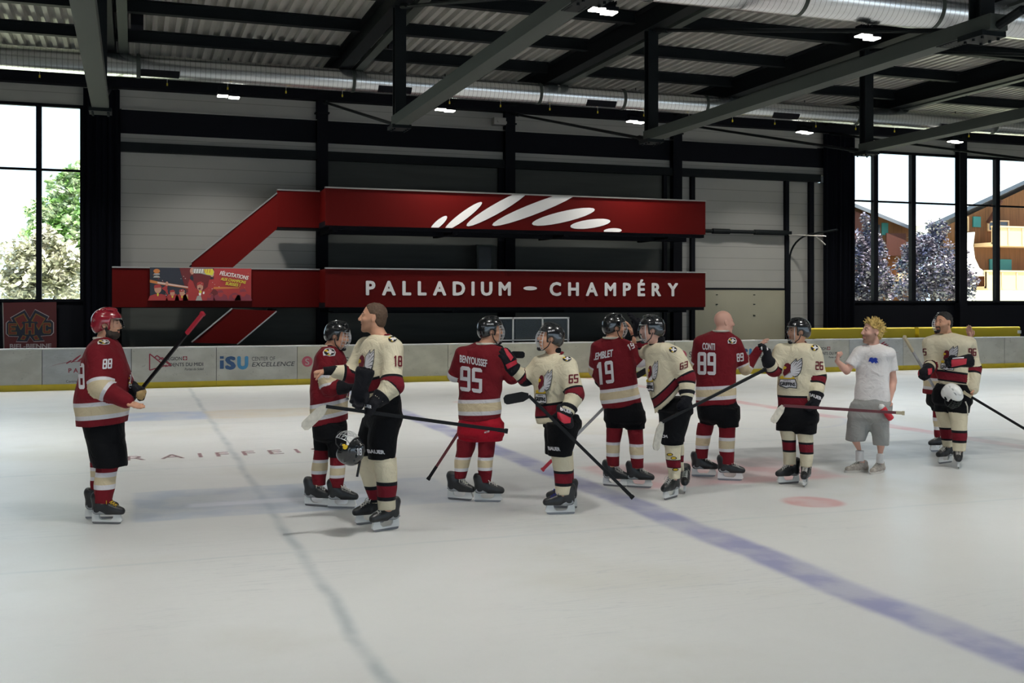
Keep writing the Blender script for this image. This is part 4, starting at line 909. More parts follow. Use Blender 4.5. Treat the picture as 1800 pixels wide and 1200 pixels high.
M['holder'] = mat('blade_holder_white', (0.74, 0.74, 0.72), 0.4); M['runner'] = mat('skate_steel', (0.22, 0.22, 0.23), 0.35, 0.8)
M['lace_white'] = mat('lace_white', (0.6, 0.58, 0.53), 0.8); M['lace_yellow'] = mat('lace_yellow', (0.60, 0.38, 0.02), 0.8); M['lace_blue'] = mat('lace_blue', (0.02, 0.03, 0.25), 0.8)
M['glove'] = clothmat('glove_black', base=(0.010, 0.010, 0.013)); M['glove_tan'] = mat('glove_tan', (0.42, 0.28, 0.12), 0.8); M['glove_red'] = mat('glove_red', (0.42, 0.010, 0.030), 0.6)
M['n_white'] = mat('twill_white', (0.66, 0.64, 0.66), 0.7, spec=0.2); M['n_red'] = mat('twill_dark_red', (0.12, 0.010, 0.018), 0.7, spec=0.2); M['n_black'] = mat('twill_black', (0.012, 0.012, 0.016), 0.7, spec=0.2); M['n_gold'] = mat('twill_gold', (0.62, 0.42, 0.03), 0.7, spec=0.2); M['n_blue'] = mat('print_blue', (0.02, 0.05, 0.35), 0.7, spec=0.2)
M['shell'] = mat('visor_clear', (0.8, 0.85, 0.9), 0.05); 
def visor_mat():
    m = bpy.data.materials.new('clear_visor'); m.use_nodes = True; nt = m.node_tree; nt.nodes.clear(); o = nd(nt, 'ShaderNodeOutputMaterial'); t = nd(nt, 'ShaderNodeBsdfTransparent'); g = nd(nt, 'ShaderNodeBsdfGlossy'); g.inputs['Roughness'].default_value = 0.06
    fz = nd(nt, 'ShaderNodeFresnel'); fz.inputs[0].default_value = 1.28; mx = nd(nt, 'ShaderNodeMixShader'); t.inputs[0].default_value = (0.93, 0.95, 0.97, 1)
    nt.links.new(fz.outputs[0], mx.inputs[0]); nt.links.new(t.outputs[0], mx.inputs[1]); nt.links.new(g.outputs[0], mx.inputs[2]); nt.links.new(mx.outputs[0], o.inputs[0]); return m
M['visor'] = visor_mat()
def skinmat(name, c, stub):
    m = mat(name, c, 0.5, spec=0.4); nt = m.node_tree; b = nt.nodes['Principled BSDF']
    a = mixc(nt, attr(nt, 'stub'), c, stub); a = mixc(nt, attr(nt, 'lip'), a, (c[0]*.82, c[1]*.58, c[2]*.58)); nt.links.new(a, b.inputs['Base Color'])
    b.inputs['Subsurface Weight'].default_value = 0.0; return m
M['skin'] = skinmat('skin_tan', (0.58, 0.30, 0.19), (0.13, 0.07, 0.04)); M['skin2'] = skinmat('skin_fair', (0.62, 0.35, 0.27), (0.20, 0.11, 0.07))
M['eye'] = mat('eye_dark', (0.05, 0.03, 0.02), 0.3)
M['stick_black'] = mat('stick_black', (0.005, 0.005, 0.006), 0.5, spec=0.2); M['tape_white'] = mat('tape_white', (0.52, 0.49, 0.42), 0.8, noise=(25, 0.2)); M['stick_red'] = mat('stick_red', (0.38, 0.012, 0.03), 0.5); M['stick_grey'] = mat('stick_silver', (0.33, 0.33, 0.34), 0.4, noise=(9, 0.35, (1,1,1)))
M['stick_dred'] = mat('stick_dark_red', (0.10, 0.010, 0.015), 0.45); M['wood_butt'] = mat('stick_butt_beige', (0.42, 0.36, 0.24), 0.6)
M['hair_brown'] = mat('hair_dark_brown', (0.035, 0.022, 0.015), 0.75, noise=(60, 0.4)); M['hair_short'] = mat('hair_short_brown', (0.085, 0.050, 0.030), 0.8, noise=(60, 0.35)); M['hair_blond'] = mat('hair_blond', (0.48, 0.33, 0.10), 0.7, noise=(30, 0.35)); M['hair_black'] = mat('hair_black', (0.014, 0.013, 0.012), 0.75); M['hair_grey'] = mat('hair_shaved', (0.50, 0.28, 0.21), 0.8)

# ------------------------------------------------------------------ decals wrapped on cloth
def decal(o, polys, cr, mats, off=0.004, parent=None, name='print', step=7.0):
    """polys: list of (verts2d in crop pixels, faces, material index). Wrapped on the surface of o."""
    me = o.data; n = len(me.vertices); co = np.empty(n*3, np.float32); me.vertices.foreach_get('co', co); co = co.reshape(-1, 3)
    bv = BVHTree.FromPolygons([Vector(c) for c in co], [tuple(p.vertices) for p in me.polygons]); Ov = Vector(o.matrix_world.translation) if o.parent is None else Vector(o.parent.location)
    V = []; Fs = []; MI = []
    for layer, (v2, fs, mi) in enumerate(polys):
        bm = bmesh.new(); vv = [bm.verts.new((q[0], q[1], q[2] if len(q) > 2 else 0)) for q in v2]
        for f in fs:
            try: bm.faces.new([vv[i] for i in f])
            except ValueError: pass
        xs = [v[0] for v in v2]; ys = [v[1] for v in v2]
        for a, lo, hi in ((0, min(xs), max(xs)), (1, min(ys), max(ys))):
            t = lo+step
            while t < hi:
                bmesh.ops.bisect_plane(bm, geom=bm.verts[:]+bm.edges[:]+bm.faces[:], plane_co=(t, 0, 0) if a == 0 else (0, t, 0), plane_no=(1, 0, 0) if a == 0 else (0, 1, 0)); t += step
        bmesh.ops.remove_doubles(bm, verts=bm.verts[:], dist=1e-3)
        bm.verts.index_update(); hit = {}
        for v in bm.verts:
            d = ray(cr[0]+v.co.x/cr[2], cr[1]+v.co.y/cr[2]).normalized(); h = bv.ray_cast(Vector((0,0,CAMH))-Ov, d)
            if h[0] is not None:
                nn = h[1] if h[1].dot(d) < 0 else -h[1]; hit[v.index] = (h[0]+nn*(off+0.0012*layer+0.0006*v.co.z)-d*0.003, h[3])
        idx = {}
        for f in bm.faces:
            iv = [v.index for v in f.verts]
            if not all(i in hit for i in iv): continue
            ds = [hit[i][1] for i in iv]
            if max(ds)-min(ds) > 0.12: continue
            for i in iv:
                if i not in idx: idx[i] = len(V); V.append(tuple(hit[i][0]))
            Fs.append(tuple(idx[i] for i in iv)); MI.append(mi)
        bm.free()
    if not Fs: return None
    mb = MB(); mb.v = V; mb.f = Fs; mb.m = MI
    return obj(name, mb, mats if len(mats) > 1 else mats[0], parent, True, fixn=False)
SEG = {'0': 'abcdef', '1': 'i', '2': 'abged', '3': 'abgcd', '4': 'fgbc', '5': 'afgcd', '6': 'afgecd', '7': 'abc', '8': 'abcdefg', '9': 'abcdfg'}
def block(ch):
    tx, ty, c, d = .30, .155, .16, .07; P = {'a': [(0,1-ty),(0,1-d),(c,1),(1-c,1),(1,1-d),(1,1-ty)], 'd': [(0,ty),(0,d),(c,0),(1-c,0),(1,d),(1,ty)], 'g': [(0,.5-ty/2),(1,.5-ty/2),(1,.5+ty/2),(0,.5+ty/2)],
      'f': [(0,.5),(tx,.5),(tx,1-ty),(0,1-ty)], 'b': [(1-tx,.5),(1,.5),(1,1-ty),(1-tx,1-ty)], 'e': [(0,ty),(tx,ty),(tx,.5),(0,.5)], 'c': [(1-tx,ty),(1,ty),(1,.5),(1-tx,.5)], 'i': [(.38,0),(.74,0),(.74,1),(.46,1),(.20,.86),(.20,.74),(.38,.76)]}
    return [P[s] for s in SEG[ch]]
def T2(body, x, y, w, h, ux=0.0, uy=-1.0, ry=0.0, bold=0.05, mi=0):
    if body.isdigit():
        vs_ = []; fs = []; n = len(body); cw = 1.0/(n+.14*(n-1))
        for i, ch in enumerate(body):
            for j, p in enumerate(block(ch)): k = len(vs_); vs_ += [((i*1.14+a)*cw, b, j*.4) for a, b in p]; fs.append(tuple(range(k, len(vs_))))
        return ([(x+vx*w+ux*vy*h, y+ry*vx-vy*h, vz) for vx, vy, vz in vs_], fs, mi)
    """text with left baseline at crop (x,y); w wide, h high; ry = drop of the baseline over the width, ux = lean of the verticals"""
    vs_, fs = text_cached(body, bold); W = max(v[0] for v in vs_)
    return ([(x+vx/W*w+ux*vy*h, y+ry*vx/W-vy*h, vz) for vx, vy, vz in vs_], fs, mi)
def logo(x0, y0, w, h, sk=0.0):
    """crest: coordinates traced in a 380 x 490 box"""
    def t(p, mi, line=None): return ([(x0+((x-100)+sk*(845-y))/380*w, y0+(y-355)/490*h) for x, y in p], [tuple(range(len(p)))], mi)
    L = []
    L.append(t([(275,445),(372,357),(384,402),(466,348),(474,450),(462,520),(440,590),(402,642),(345,662),(275,640),(262,540)], 2)); L.append(t([(285,452),(364,378),(376,418),(455,368),(463,450),(450,515),(430,580),(394,630),(340,650),(282,625),(272,540)], 0))
    for a, b in (((300,480),(366,392)), ((318,500),(380,430)), ((345,495),(452,390)), ((350,525),(462,440)), ((345,550),(455,500)), ((335,580),(440,560)), ((320,610),(405,610))):
        dx, dy = b[0]-a[0], b[1]-a[1]; l = math.hypot(dx, dy); nx, ny = -dy/l*6, dx/l*6; L.append(t([(a[0], a[1]), (b[0]+nx, b[1]+ny), (b[0]-nx, b[1]-ny)], 2))
    L.append(t([(195,640),(285,585),(315,650),(300,690),(180,690)], 0)); L.append(t([(172,470),(200,438),(240,430),(276,458),(284,520),(262,580),(222,612),(180,645),(156,592),(172,552),(160,520)], 1)); L.append(t([(158,505),(178,478),(216,498),(210,525),(178,530),(164,548)], 3))
    L.append(t([(110,652),(160,638),(172,672),(290,672),(325,648),(358,690),(332,732),(308,702),(150,700),(118,692)], 3))
    L.append(t([(112,692),(360,688),(386,770),(380,845),(262,832),(215,845),(118,812),(96,790),(108,730)], 2)); L.append(t([(122,702),(350,698),(372,770),(368,828),(262,818),(215,830),(126,798),(108,786),(118,735)], 0))
    vs_, fs = text_cached('GRIFFINS', 0.05); W = max(v[0] for v in vs_); L.append(([(x0+((118-100)+vx/W*240+sk*(845-795))/380*w, y0+((795-355)+8*vx/W-vy*58)/490*h, vz) for vx, vy, vz in vs_], fs, 2))
    vs_, fs = text_cached('GENEVA', 0.02); W = max(v[0] for v in vs_); L.append(([(x0+((165-100)+vx/W*125+sk*(845-725))/380*w, y0+((725-355)-vy*18)/490*h, vz) for vx, vy, vz in vs_], fs, 2))
    return L
def patch(x, y, w, h, edge=False):
    def t(p, mi): return ([(x+(a-.5)*w, y+(b-.5)*h) for a, b in p], [tuple(range(len(p)))], mi)
    L = []
    if edge: L.append(t([(-.1,.5),(.1,.05),(.5,-.12),(.9,.0),(1.1,.5),(1.0,1.0),(.5,1.1),(.2,.95),(-.05,1.0)], 0))
    L.append(t([(.5+.5*math.cos(a), .5+.5*math.sin(a)) for a in [2*math.pi*k/14 for k in range(14)]], 2)); L.append(t([(.0,.35),(.2,.15),(.4,.3),(.25,.5)], 3)); L.append(t([(.3,.85),(.45,.65),(.65,.8),(.5,.98)], 3))
    L.append(t([(.25,.45),(.45,.40),(.45,.15),(.68,.2),(.65,.42),(.92,.45),(.88,.65),(.66,.64),(.62,.85),(.45,.8),(.46,.62),(.28,.6)], 0)); return L
DM = lambda: [M['n_white'], M['n_red'], M['n_black'], M['n_gold'], M['n_blue']]

# ------------------------------------------------------------------ body pieces
def hand_caps(W, d, n, t, curl=20, g=1.0, k=1.0, spread=0.0):
    """capsules of one hand: W wrist, d finger direction, n palm normal, t thumb side"""
    W = np.array(W, float); d = nrm(d); n = nrm(n-d*np.dot(n, d)); t = nrm(t-d*np.dot(t, d)-n*np.dot(t, n)); out = []; rr = g
    for i, (off, kn, ln) in enumerate(((0.030, .090, .074), (0.010, .095, .082), (-0.010, .090, .076), (-0.029, .080, .060))):
        off *= k*(1+.25*(g-1)); kn *= k; ln *= k; K = W+d*kn+t*off; out.append((W+t*off*0.55+d*0.01, K, 0.0125*rr+.004, 0.0105*rr+.002))
        p = K; dd = nrm(d+t*off*spread*8); ang = 0
        for j, fr in enumerate((.45, .31, .24)):
            ang += math.radians(curl*(0.9 if j == 0 else 1.1)*(1+0.06*i)); v = dd*math.cos(ang)+n*math.sin(ang); q = p+v*ln*fr
            out.append((p, q, (0.0098-.0008*j)*rr, (0.0092-.0009*j)*rr)); p = q
    out.append((W+d*.02*k+n*.004, W+d*.06*k+n*.006, .022*(.6+.4*rr), .020*(.6+.4*rr)))
    a = W+d*.022*k+t*.022*k; b = a+(t*.75+d*.55+n*.2)*.040*k; c = b+(d*.85+t*.25+n*(.2+curl*.006))*.032*k; e = c+(d*.8+n*(.2+curl*.008))*.024*k
    out += [(a, b, .014*rr, .0115*rr), (b, c, .011*rr, .0100*rr), (c, e, .0100*rr, .0085*rr)]
    return out
def head_frame(phi, pitch=0, roll=0):
    f = adir(phi); l = np.cross(UP, f); a = math.radians(pitch); f2 = f*math.cos(a)+UP*math.sin(a); u = np.cross(f2, l); u = nrm(u); 
    if roll: r = math.radians(roll); l, u = l*math.cos(r)+u*math.sin(r), u*math.cos(r)-l*math.sin(r)
    return f2, l, u
HP = lambda c, fr, f, l, u, k=1.0: c+(fr[0]*f+fr[1]*l+fr[2]*u)*k
def put_head(V, c, fr, nb, k=1.0, heavy=0.0, smile=False):
    A = [fr[0], fr[1], fr[2]]; P = lambda f, l, u: HP(c, fr, f, l, u, k)
    V.ell(P(-.012, 0, .030), A, (.098*k, .077*k, .092*k), .03); V.ell(P(.022, 0, -.035), A, (.074*k, .062*k, .082*k), .03)
    V.ell(P(.028, 0, -.085), A, (.052*k, (.046+heavy)*k, .034*k), .02); V.cap(P(.068, -.008, -.108), P(.068, .008, -.108), .018*k, k=.02)
    for s in (-1, 1):
        V.cap(P(-.01, s*.052, -.06), P(.055, s*.022, -.105), .018*k, .014*k, k=.025); V.ell(P(.062, s*.036, -.025), A, (.026*k, .024*k, .022*k), .02)
        V.cap(P(.082, s*.012, .028), P(.072, s*.046, .026), .0095*k, .008*k, k=.015); V.ell(P(.093, s*.031, .010), A, (.014*k, .018*k, .0115*k), .008, 'c')
        V.ell(P(.076, s*.031, .009), A, (.0135*k, .014*k, .0115*k), .003)
        V.ell(P(-.010, s*.078, -.008), [nrm(fr[0]+.2*fr[2]), fr[1], nrm(fr[2]-.2*fr[0])], (.018*k, .007*k, .031*k), .006); V.ell(P(-.004, s*.086, -.002), A, (.008*k, .005*k, .014*k), .004, 'c')
    V.cap(P(.088, 0, .022), P(.112, 0, -.026), .0075*k, .0115*k, k=.010); V.ell(P(.103, 0, -.032), A, (.012*k, .017*k, .008*k), .008)
    V.cap(P(.090, -.016, -.062), P(.090, .016, -.062), .0058*k, k=.006); V.cap(P(.088, -.014, -.074), P(.088, .014, -.074), .0066*k, k=.006)
    if smile: V.ell(P(.098, 0, -.069), A, (.020*k, .024*k, .0095*k), .003, 'c')
    else: V.cap(P(.100, -.018, -.0675), P(.100, .018, -.0675), .0035*k, k=.003, op='c')
    V.cap(P(-.022, 0, -.065), nb, .056*k, .062*k, k=.03)
def head_hair(name, c, fr, m, T, k=1.0, th=.008, low=-.06, front=.055, spike=0, seed=1, temple=.02):
    A = list(fr); cc = HP(c, fr, -.012, 0, .030, k); V = Vox(cc-.19, cc+.19, .006)
    V.ell(cc, A, ((.098+th)*k, (.077+th)*k, (.092+th)*k), .02); V.ell(HP(c, fr, -.045, 0, -.03, k), A, (.062*k, (.064+th*.5)*k, .058*k), .02)
    rng = np.random.RandomState(seed)
    if spike:
        for i in range(230):
            d = rng.normal(size=3); d /= np.linalg.norm(d)
            if d[2] < -.25 and d[0] > -0.2: continue
            if d[0] > .75 and d[2] < .2: continue
            b = HP(c, fr, -.012+d[0]*.095, d[1]*.075, .03+d[2]*.09, k); jd = nrm(d+rng.normal(size=3)*.35+np.array([.25, 0, .35])); tip = b+(fr[0]*jd[0]+fr[1]*jd[1]+fr[2]*jd[2])*spike*(.5+.7*rng.rand()); V.cap(b, tip, .011, .0035, k=.006)
    # cut the face, ears and neck free
    V.put(lambda X, Y, Z: _half(X, Y, Z, HP(c, fr, front, 0, .078, k), nrm(fr[0]*1.0-fr[2]*.75)), cc-.2, cc+.2, .004, 'c')
    V.put(lambda X, Y, Z: np.maximum(_half(X, Y, Z, HP(c, fr, temple, 0, .03, k), nrm(-fr[2]*1.0+fr[0]*.0)), _half(X, Y, Z, HP(c, fr, -.022, 0, 0, k), fr[0])), cc-.2, cc+.2, .004, 'c')
    V.put(lambda X, Y, Z: _half(X, Y, Z, HP(c, fr, 0, 0, low, k), -fr[2]), cc-.2, cc+.2, .004, 'c')
    P, Q = V.mesh()
    if len(Q): npobj(name, P-np.array(T.location), Q, m, T)
def _half(X, Y, Z, p, n):                       # negative on the side the normal points to
    return -((X-p[0])*n[0]+(Y-p[1])*n[1]+(Z-p[2])*n[2])
def beard(name, c, fr, m, T, k=1.0, th=.012, up=-.045, heavy=0.0, goatee=False):
    A = list(fr); cc = HP(c, fr, .03, 0, -.08, k); V = Vox(cc-.12, cc+.12, .005)
    if goatee:
        V.ell(HP(c, fr, .074, 0, -.102, k), A, (.024*k, .026*k, .022*k), .01); V.cap(HP(c, fr, .090, -.020, -.052, k), HP(c, fr, .090, .020, -.052, k), .0075, k=.01)
        for s in (-1, 1): V.cap(HP(c, fr, .086, s*.024, -.055, k), HP(c, fr, .078, s*.022, -.09, k), .006, k=.008)
    else:
        V.ell(HP(c, fr, .028, 0, -.088, k), A, ((.056+th)*k, (.048+th*.6+heavy)*k, (.036+th)*k), .02)
        for s in (-1, 1): V.cap(HP(c, fr, -.002, s*.060, -.01, k), HP(c, fr, .03, s*.046, -.085, k), .014, .022, k=.02)
        V.cap(HP(c, fr, .090, -.022, -.050, k), HP(c, fr, .090, .022, -.050, k), .008, k=.01)
        V.ell(HP(c, fr, .100, 0, -.070, k), A, (.018, .018, .007), .004, 'c')
    P, Q = V.mesh(); P = P+np.random.RandomState(3).normal(size=P.shape)*.0012; npobj(name, P-np.array(T.location), Q, m, T)
def face_bits(c, fr, T, hairm, k=1.0, smile=False):
    mb = MB(); L = np.array(T.location)
    for s in (-1, 1):
        pts = [HP(c, fr, .090-.006*i*i*.25, s*(.014+.011*i), .031+.003*(1 if i in (1,2) else 0), k)-L for i in range(4)]; mb.tube(pts, [.0035, .0045, .004, .002], 6)
    obj('eyebrows', mb, hairm, T, True)
    if smile: m2 = MB(); m2.tube([HP(c, fr, .080-.25*abs(l)**1.2, l, -.064, k)-L for l in (-.020, -.010, 0, .010, .020)], .0045, 8); obj('teeth', m2, M['white'], T, True)
    for s in (-1, 1):
        V = Vox(HP(c, fr, .082, s*.031, .009, k)-.02, HP(c, fr, .082, s*.031, .009, k)+.02, .002); V.ell(HP(c, fr, .0845, s*.031, .009, k), list(fr), (.007*k, .008*k, .0055*k), .001); P, Q = V.mesh(); npobj('eye', P-L, Q, M['eye'], T)
def ellpt(c, fr, ce, r, lon, lat, k=1.0):
    return HP(c, fr, ce[0]+r[0]*math.cos(lat)*math.cos(lon), ce[1]+r[1]*math.cos(lat)*math.sin(lon), ce[2]+r[2]*math.sin(lat), k)
def helmet(c, fr, m, T, kind='cage', k=1.0, cagem=None, name='helmet', word='BAUER', open_=False):
    A = list(fr); L = np.array(T.location) if T else np.zeros(3); cc = HP(c, fr, -.012, 0, .03, k); V = Vox(cc-.19, cc+.19, .0055)
    V.ell(HP(c, fr, -.010, 0, .032, k), A, (.128*k, .102*k, .112*k), .02); V.ell(HP(c, fr, -.05, 0, -.02, k), A, (.082*k, .090*k, .075*k), .03)
    V.ell(HP(c, fr, .01, 0, .125, k), A, (.07*k, .035*k, .022*k), .012); V.ell(HP(c, fr, .075, 0, .072, k), A, (.035*k, .06*k, .018*k), .012)
    for s in (-1, 1): V.cap(HP(c, fr, .07, s*.075, .045, k), HP(c, fr, -.09, s*.080, .040, k), .012*k, k=.01)
    V.ell(HP(c, fr, -.010, 0, .026, k), A, (.107*k, .083*k, .096*k), .006, 'c'); V.cap(HP(c, fr, -.02, 0, -.03, k), HP(c, fr, -.03, 0, -.15, k), .078*k, .07*k, k=.006, op='c')
    V.put(lambda X, Y, Z: np.maximum(_half(X, Y, Z, HP(c, fr, .045, 0, .0, k), nrm(fr[0]-.1*fr[2])), _half(X, Y, Z, HP(c, fr, 0, 0, .048, k), -fr[2])), cc-.2, cc+.2, .012, 'c')
    V.put(lambda X, Y, Z: _half(X, Y, Z, HP(c, fr, 0, 0, -.075, k), -nrm(fr[2]-.25*fr[0])), cc-.2, cc+.2, .006, 'c')
    for s in (-1, 1):
        V.cap(HP(c, fr, .0, s*.05, -.018, k), HP(c, fr, .0, s*.14, -.018, k), .025*k, k=.006, op='c')
        for i in range(3): V.cap(HP(c, fr, .05-.05*i, s*.045, .118-.012*abs(i-1), k), HP(c, fr, .025-.05*i, s*.052, .124-.012*abs(i-1), k), .008*k, k=.004, op='c')
        V.cap(HP(c, fr, .03, s*.095, .075, k), HP(c, fr, -.03, s*.100, .078, k), .0075*k, k=.004, op='c')
    P, Q = V.mesh(); h = npobj(name, P-L, Q, m, T)
    par = h
    # ear guards and padding
    ce, r = (.028, 0, -.022), (.108, .092, .118); cagem = cagem or M['cage']
    if kind in ('cage', 'halfcage'):
        mb = MB(); D = math.radians; lats = [36, 22, 8, -8, -24, -42, -60]; lons = [-62, -40, -20, 0, 20, 40, 62]
        for la in lats: mb.tube([ellpt(c, fr, ce, r, D(lo), D(la), k)-L for lo in range(-64, 65, 8)], .0023 if la not in (36, -60) else .0032, 5)
        for lo in lons: mb.tube([ellpt(c, fr, ce, r, D(lo), D(la), k)-L for la in range(-60, 37, 6)], .0023 if abs(lo) < 60 else .0032, 5)
        obj('cage', mb, cagem, h)
    if kind in ('shield', 'visor'):
        la0, la1 = (-38, 36) if kind == 'shield' else (-2, 36); vs_ = []; n1, n2 = 17, 10
        for j in range(n2):
            for i in range(n1):
                for _ in (0,): vs_.append(ellpt(c, fr, ce, r, math.radians(-66+132*i/(n1-1)), math.radians(la0+(la1-la0)*j/(n2-1)), k)-L)
        mb = MB(); mb.add(vs_, [(j*n1+i, j*n1+i+1, (j+1)*n1+i+1, (j+1)*n1+i) for j in range(n2-1) for i in range(n1-1)]); o = obj('visor', mb, M['visor'], h, True, fixn=False)
        so = o.modifiers.new('thickness', 'SOLIDIFY'); so.thickness = 0.003
        mb = MB(); D = math.radians
        mb.tube([ellpt(c, fr, ce, r, D(lo), D(la1), k)-L for lo in range(-66, 67, 6)], .003, 5)
        if kind == 'shield':
            for la in (-38, -48, -60): mb.tube([ellpt(c, fr, ce, r, D(lo), D(la), k)-L for lo in range(-60, 61, 6)], .0035, 5)
            for lo in (-60, -40, -20, 0, 20, 40, 60): mb.tube([ellpt(c, fr, ce, r, D(lo), D(la), k)-L for la in range(-60, -36, 6)], .003, 5)
            for lo in (-66, 66): mb.tube([ellpt(c, fr, ce, r, D(lo), D(la), k)-L for la in range(-40, 37, 8)], .004, 5)
        obj('visor_frame', mb, M['cage'], h)
    if kind != 'none':
        if kind != 'visor':
            V = Vox(HP(c, fr, .09, 0, -.125, k)-.06, HP(c, fr, .09, 0, -.125, k)+.06, .006); V.ell(HP(c, fr, .085, 0, -.118, k), A, (.026*k, .034*k, .022*k), .01); P, Q = V.mesh(); npobj('chin_cup', P-L, Q, M['foam'], h)
        mb = MB()
        for s in (-1, 1): mb.tube([HP(c, fr, .0, s*.09, -.03, k)-L, HP(c, fr, .02, s*.078, -.085, k)-L, HP(c, fr, .055, s*.045, -.125, k)-L, HP(c, fr, .06, 0, -.13, k)-L], .005, 6)
        obj('chin_strap', mb, M['foam'], h)
    return h
# skate prototype (toe along +x, ice at z=0)
def make_skate_meshes():
    V = Vox((-.17, -.09, .03), (.27, .09, .38), .007)
    V.cap((-.055, 0, .128), (.06, 0, .122), .043, .040, k=.02); V.cap((.05, 0, .118), (.160, 0, .116), .041, .035, k=.02)
    V.cap((-.045, 0, .13), (-.054, 0, .235), .047, .061, k=.03); V.cap((-.02, 0, .185), (.12, 0, .132), .046, .033, k=.03); V.cap((.0, 0, .22), (.022, 0, .262), .036, .024, k=.02); V.put(lambda X, Y, Z: _half(X, Y, Z, np.array((-.05, 0, .272)), nrm(np.array((.25, 0, 1.0)))), (-.13, -.1, .22), (-.015, .1, .33), .006, 'c')
    V.put(lambda X, Y, Z: Z-.086+0*X+0*Y, (-.2, -.1, .0), (.3, .1, .08), .004, 'c')
    bp = V.mesh()
    prof = [(-.100,.094),(-.104,.05),(-.104,.022),(.160,.022),(.174,.036),(.156,.094),(.100,.094),(.090,.056),(.070,.038),(-.015,.038),(-.036,.056),(-.044,.094)]
    hb = MB(); hb.prism([(x, 0, z) for x, z in prof], (0,-.012,0), (0,.012,0))
    rn = MB(); rn.prism([(x, 0, z) for x, z in [(-.100,.024),(-.104,.010),(-.094,.001),(-.02,0),(.13,0),(.154,.006),(.162,.024)]], (0,-.002,0), (0,.002,0))
    lc = MB()
    for i in range(7):
        t = i/6; x = .142-.125*t; z = .150+.075*t**.9; w = .026+.008*t
        lc.tube([(x, -w, z-.008), (x-.004, 0, z+.010), (x-.012, w, z+.004)], .0036, 5); lc.tube([(x, w, z-.008), (x-.004, 0, z+.012), (x-.012, -w, z+.004)], .0036, 5)
    lc.tube([(.02, .03, .235), (.05, .05, .215), (.06, .055, .19)], .003, 5); lc.tube([(.02, -.03, .235), (.05, -.05, .215), (.055, -.06, .185)], .003, 5)
    tr = MB(); tr.prism([(-.090, 0, .115), (-.06, 0, .096), (.03, 0, .096), (-.01, 0, .118), (-.06, 0, .150)], (0,-.0475,0), (0,.0475,0))
    return bp, hb, rn, lc, tr
SK = make_skate_meshes()
def skate(T, pos, phi, lace, k=1.0, boot=None):
    P, Q = SK[0]; bo = npobj('skate', P*k, Q, boot or M['boot'], T)
    L = Vector(T.location); bo.location = Vector(pos)-L; d = adir(phi); bo.rotation_euler = (0, 0, math.atan2(d[1], d[0]))
    for n_, mb, m in (('blade_holder', SK[1], M['holder']), ('runner', SK[2], M['runner']), ('laces', SK[3], lace), ('boot_trim', SK[4], M['boot_grey'])):
        o = obj(n_, mb, m, bo, n_ == 'laces'); o.scale = (k, k, k)
    return bo
def stick(label, pts, blade, mats, w=0.028, cat='hockey stick', grip=(0.0, 0.12), blade_depth=0.07):
    """pts: butt, heel world points; blade: tip point; mats (shaft, blade, butt, lower)"""
    a, h, b = [np.array(p, float) for p in (pts[0], pts[1], blade)]
    T = thing('hockey_stick', label, cat, tuple(a)); L = np.array(T.location); d = nrm(h-a); n = np.linalg.norm(h-a)
    sh = MB(); sh.beam(Vector(a+d*n*grip[1]-L), Vector(h-L), 0.020, w); obj('shaft', sh, mats[0], T)
    mb = MB(); mb.beam(Vector(a-L), Vector(a+d*n*grip[1]-L), 0.024, w+.004); mb.beam(Vector(a-d*.012-L), Vector(a+d*.012-L), .032, w+.012); obj('butt_tape', mb, mats[2], T)
    # curved blade
    bd = nrm(b-h); bl = np.linalg.norm(b-h); pl_n = nrm(np.cross(d, bd)); upv = nrm(np.cross(bd, pl_n)); upv = upv if np.dot(upv, -d) > 0 else -upv
    vs_ = []; N = 12
    for i in range(N+1):
        t = i/N; ce = h+bd*bl*t+pl_n*0.030*t*t; hh = blade_depth*(0.5+0.5*min(1, t*4))*(1 if t < .85 else math.sqrt(max(0, 1-((t-.85)/.17)**2)))*.5; th = .006
        for s_, q in ((1, 1), (1, -1), (-1, -1), (-1, 1)): vs_.append(tuple(ce+upv*hh*s_*1.0+pl_n*th*q-L))
    fs = []
    for i in range(N):
        o_ = i*4
        for j in range(4): fs.append((o_+j, o_+(j+1) % 4, o_+4+(j+1) % 4, o_+4+j))
    fs += [(0,3,2,1), (N*4, N*4+1, N*4+2, N*4+3)]; mb = MB(); mb.add(vs_, fs); obj('blade', mb, mats[1], T)
    return T
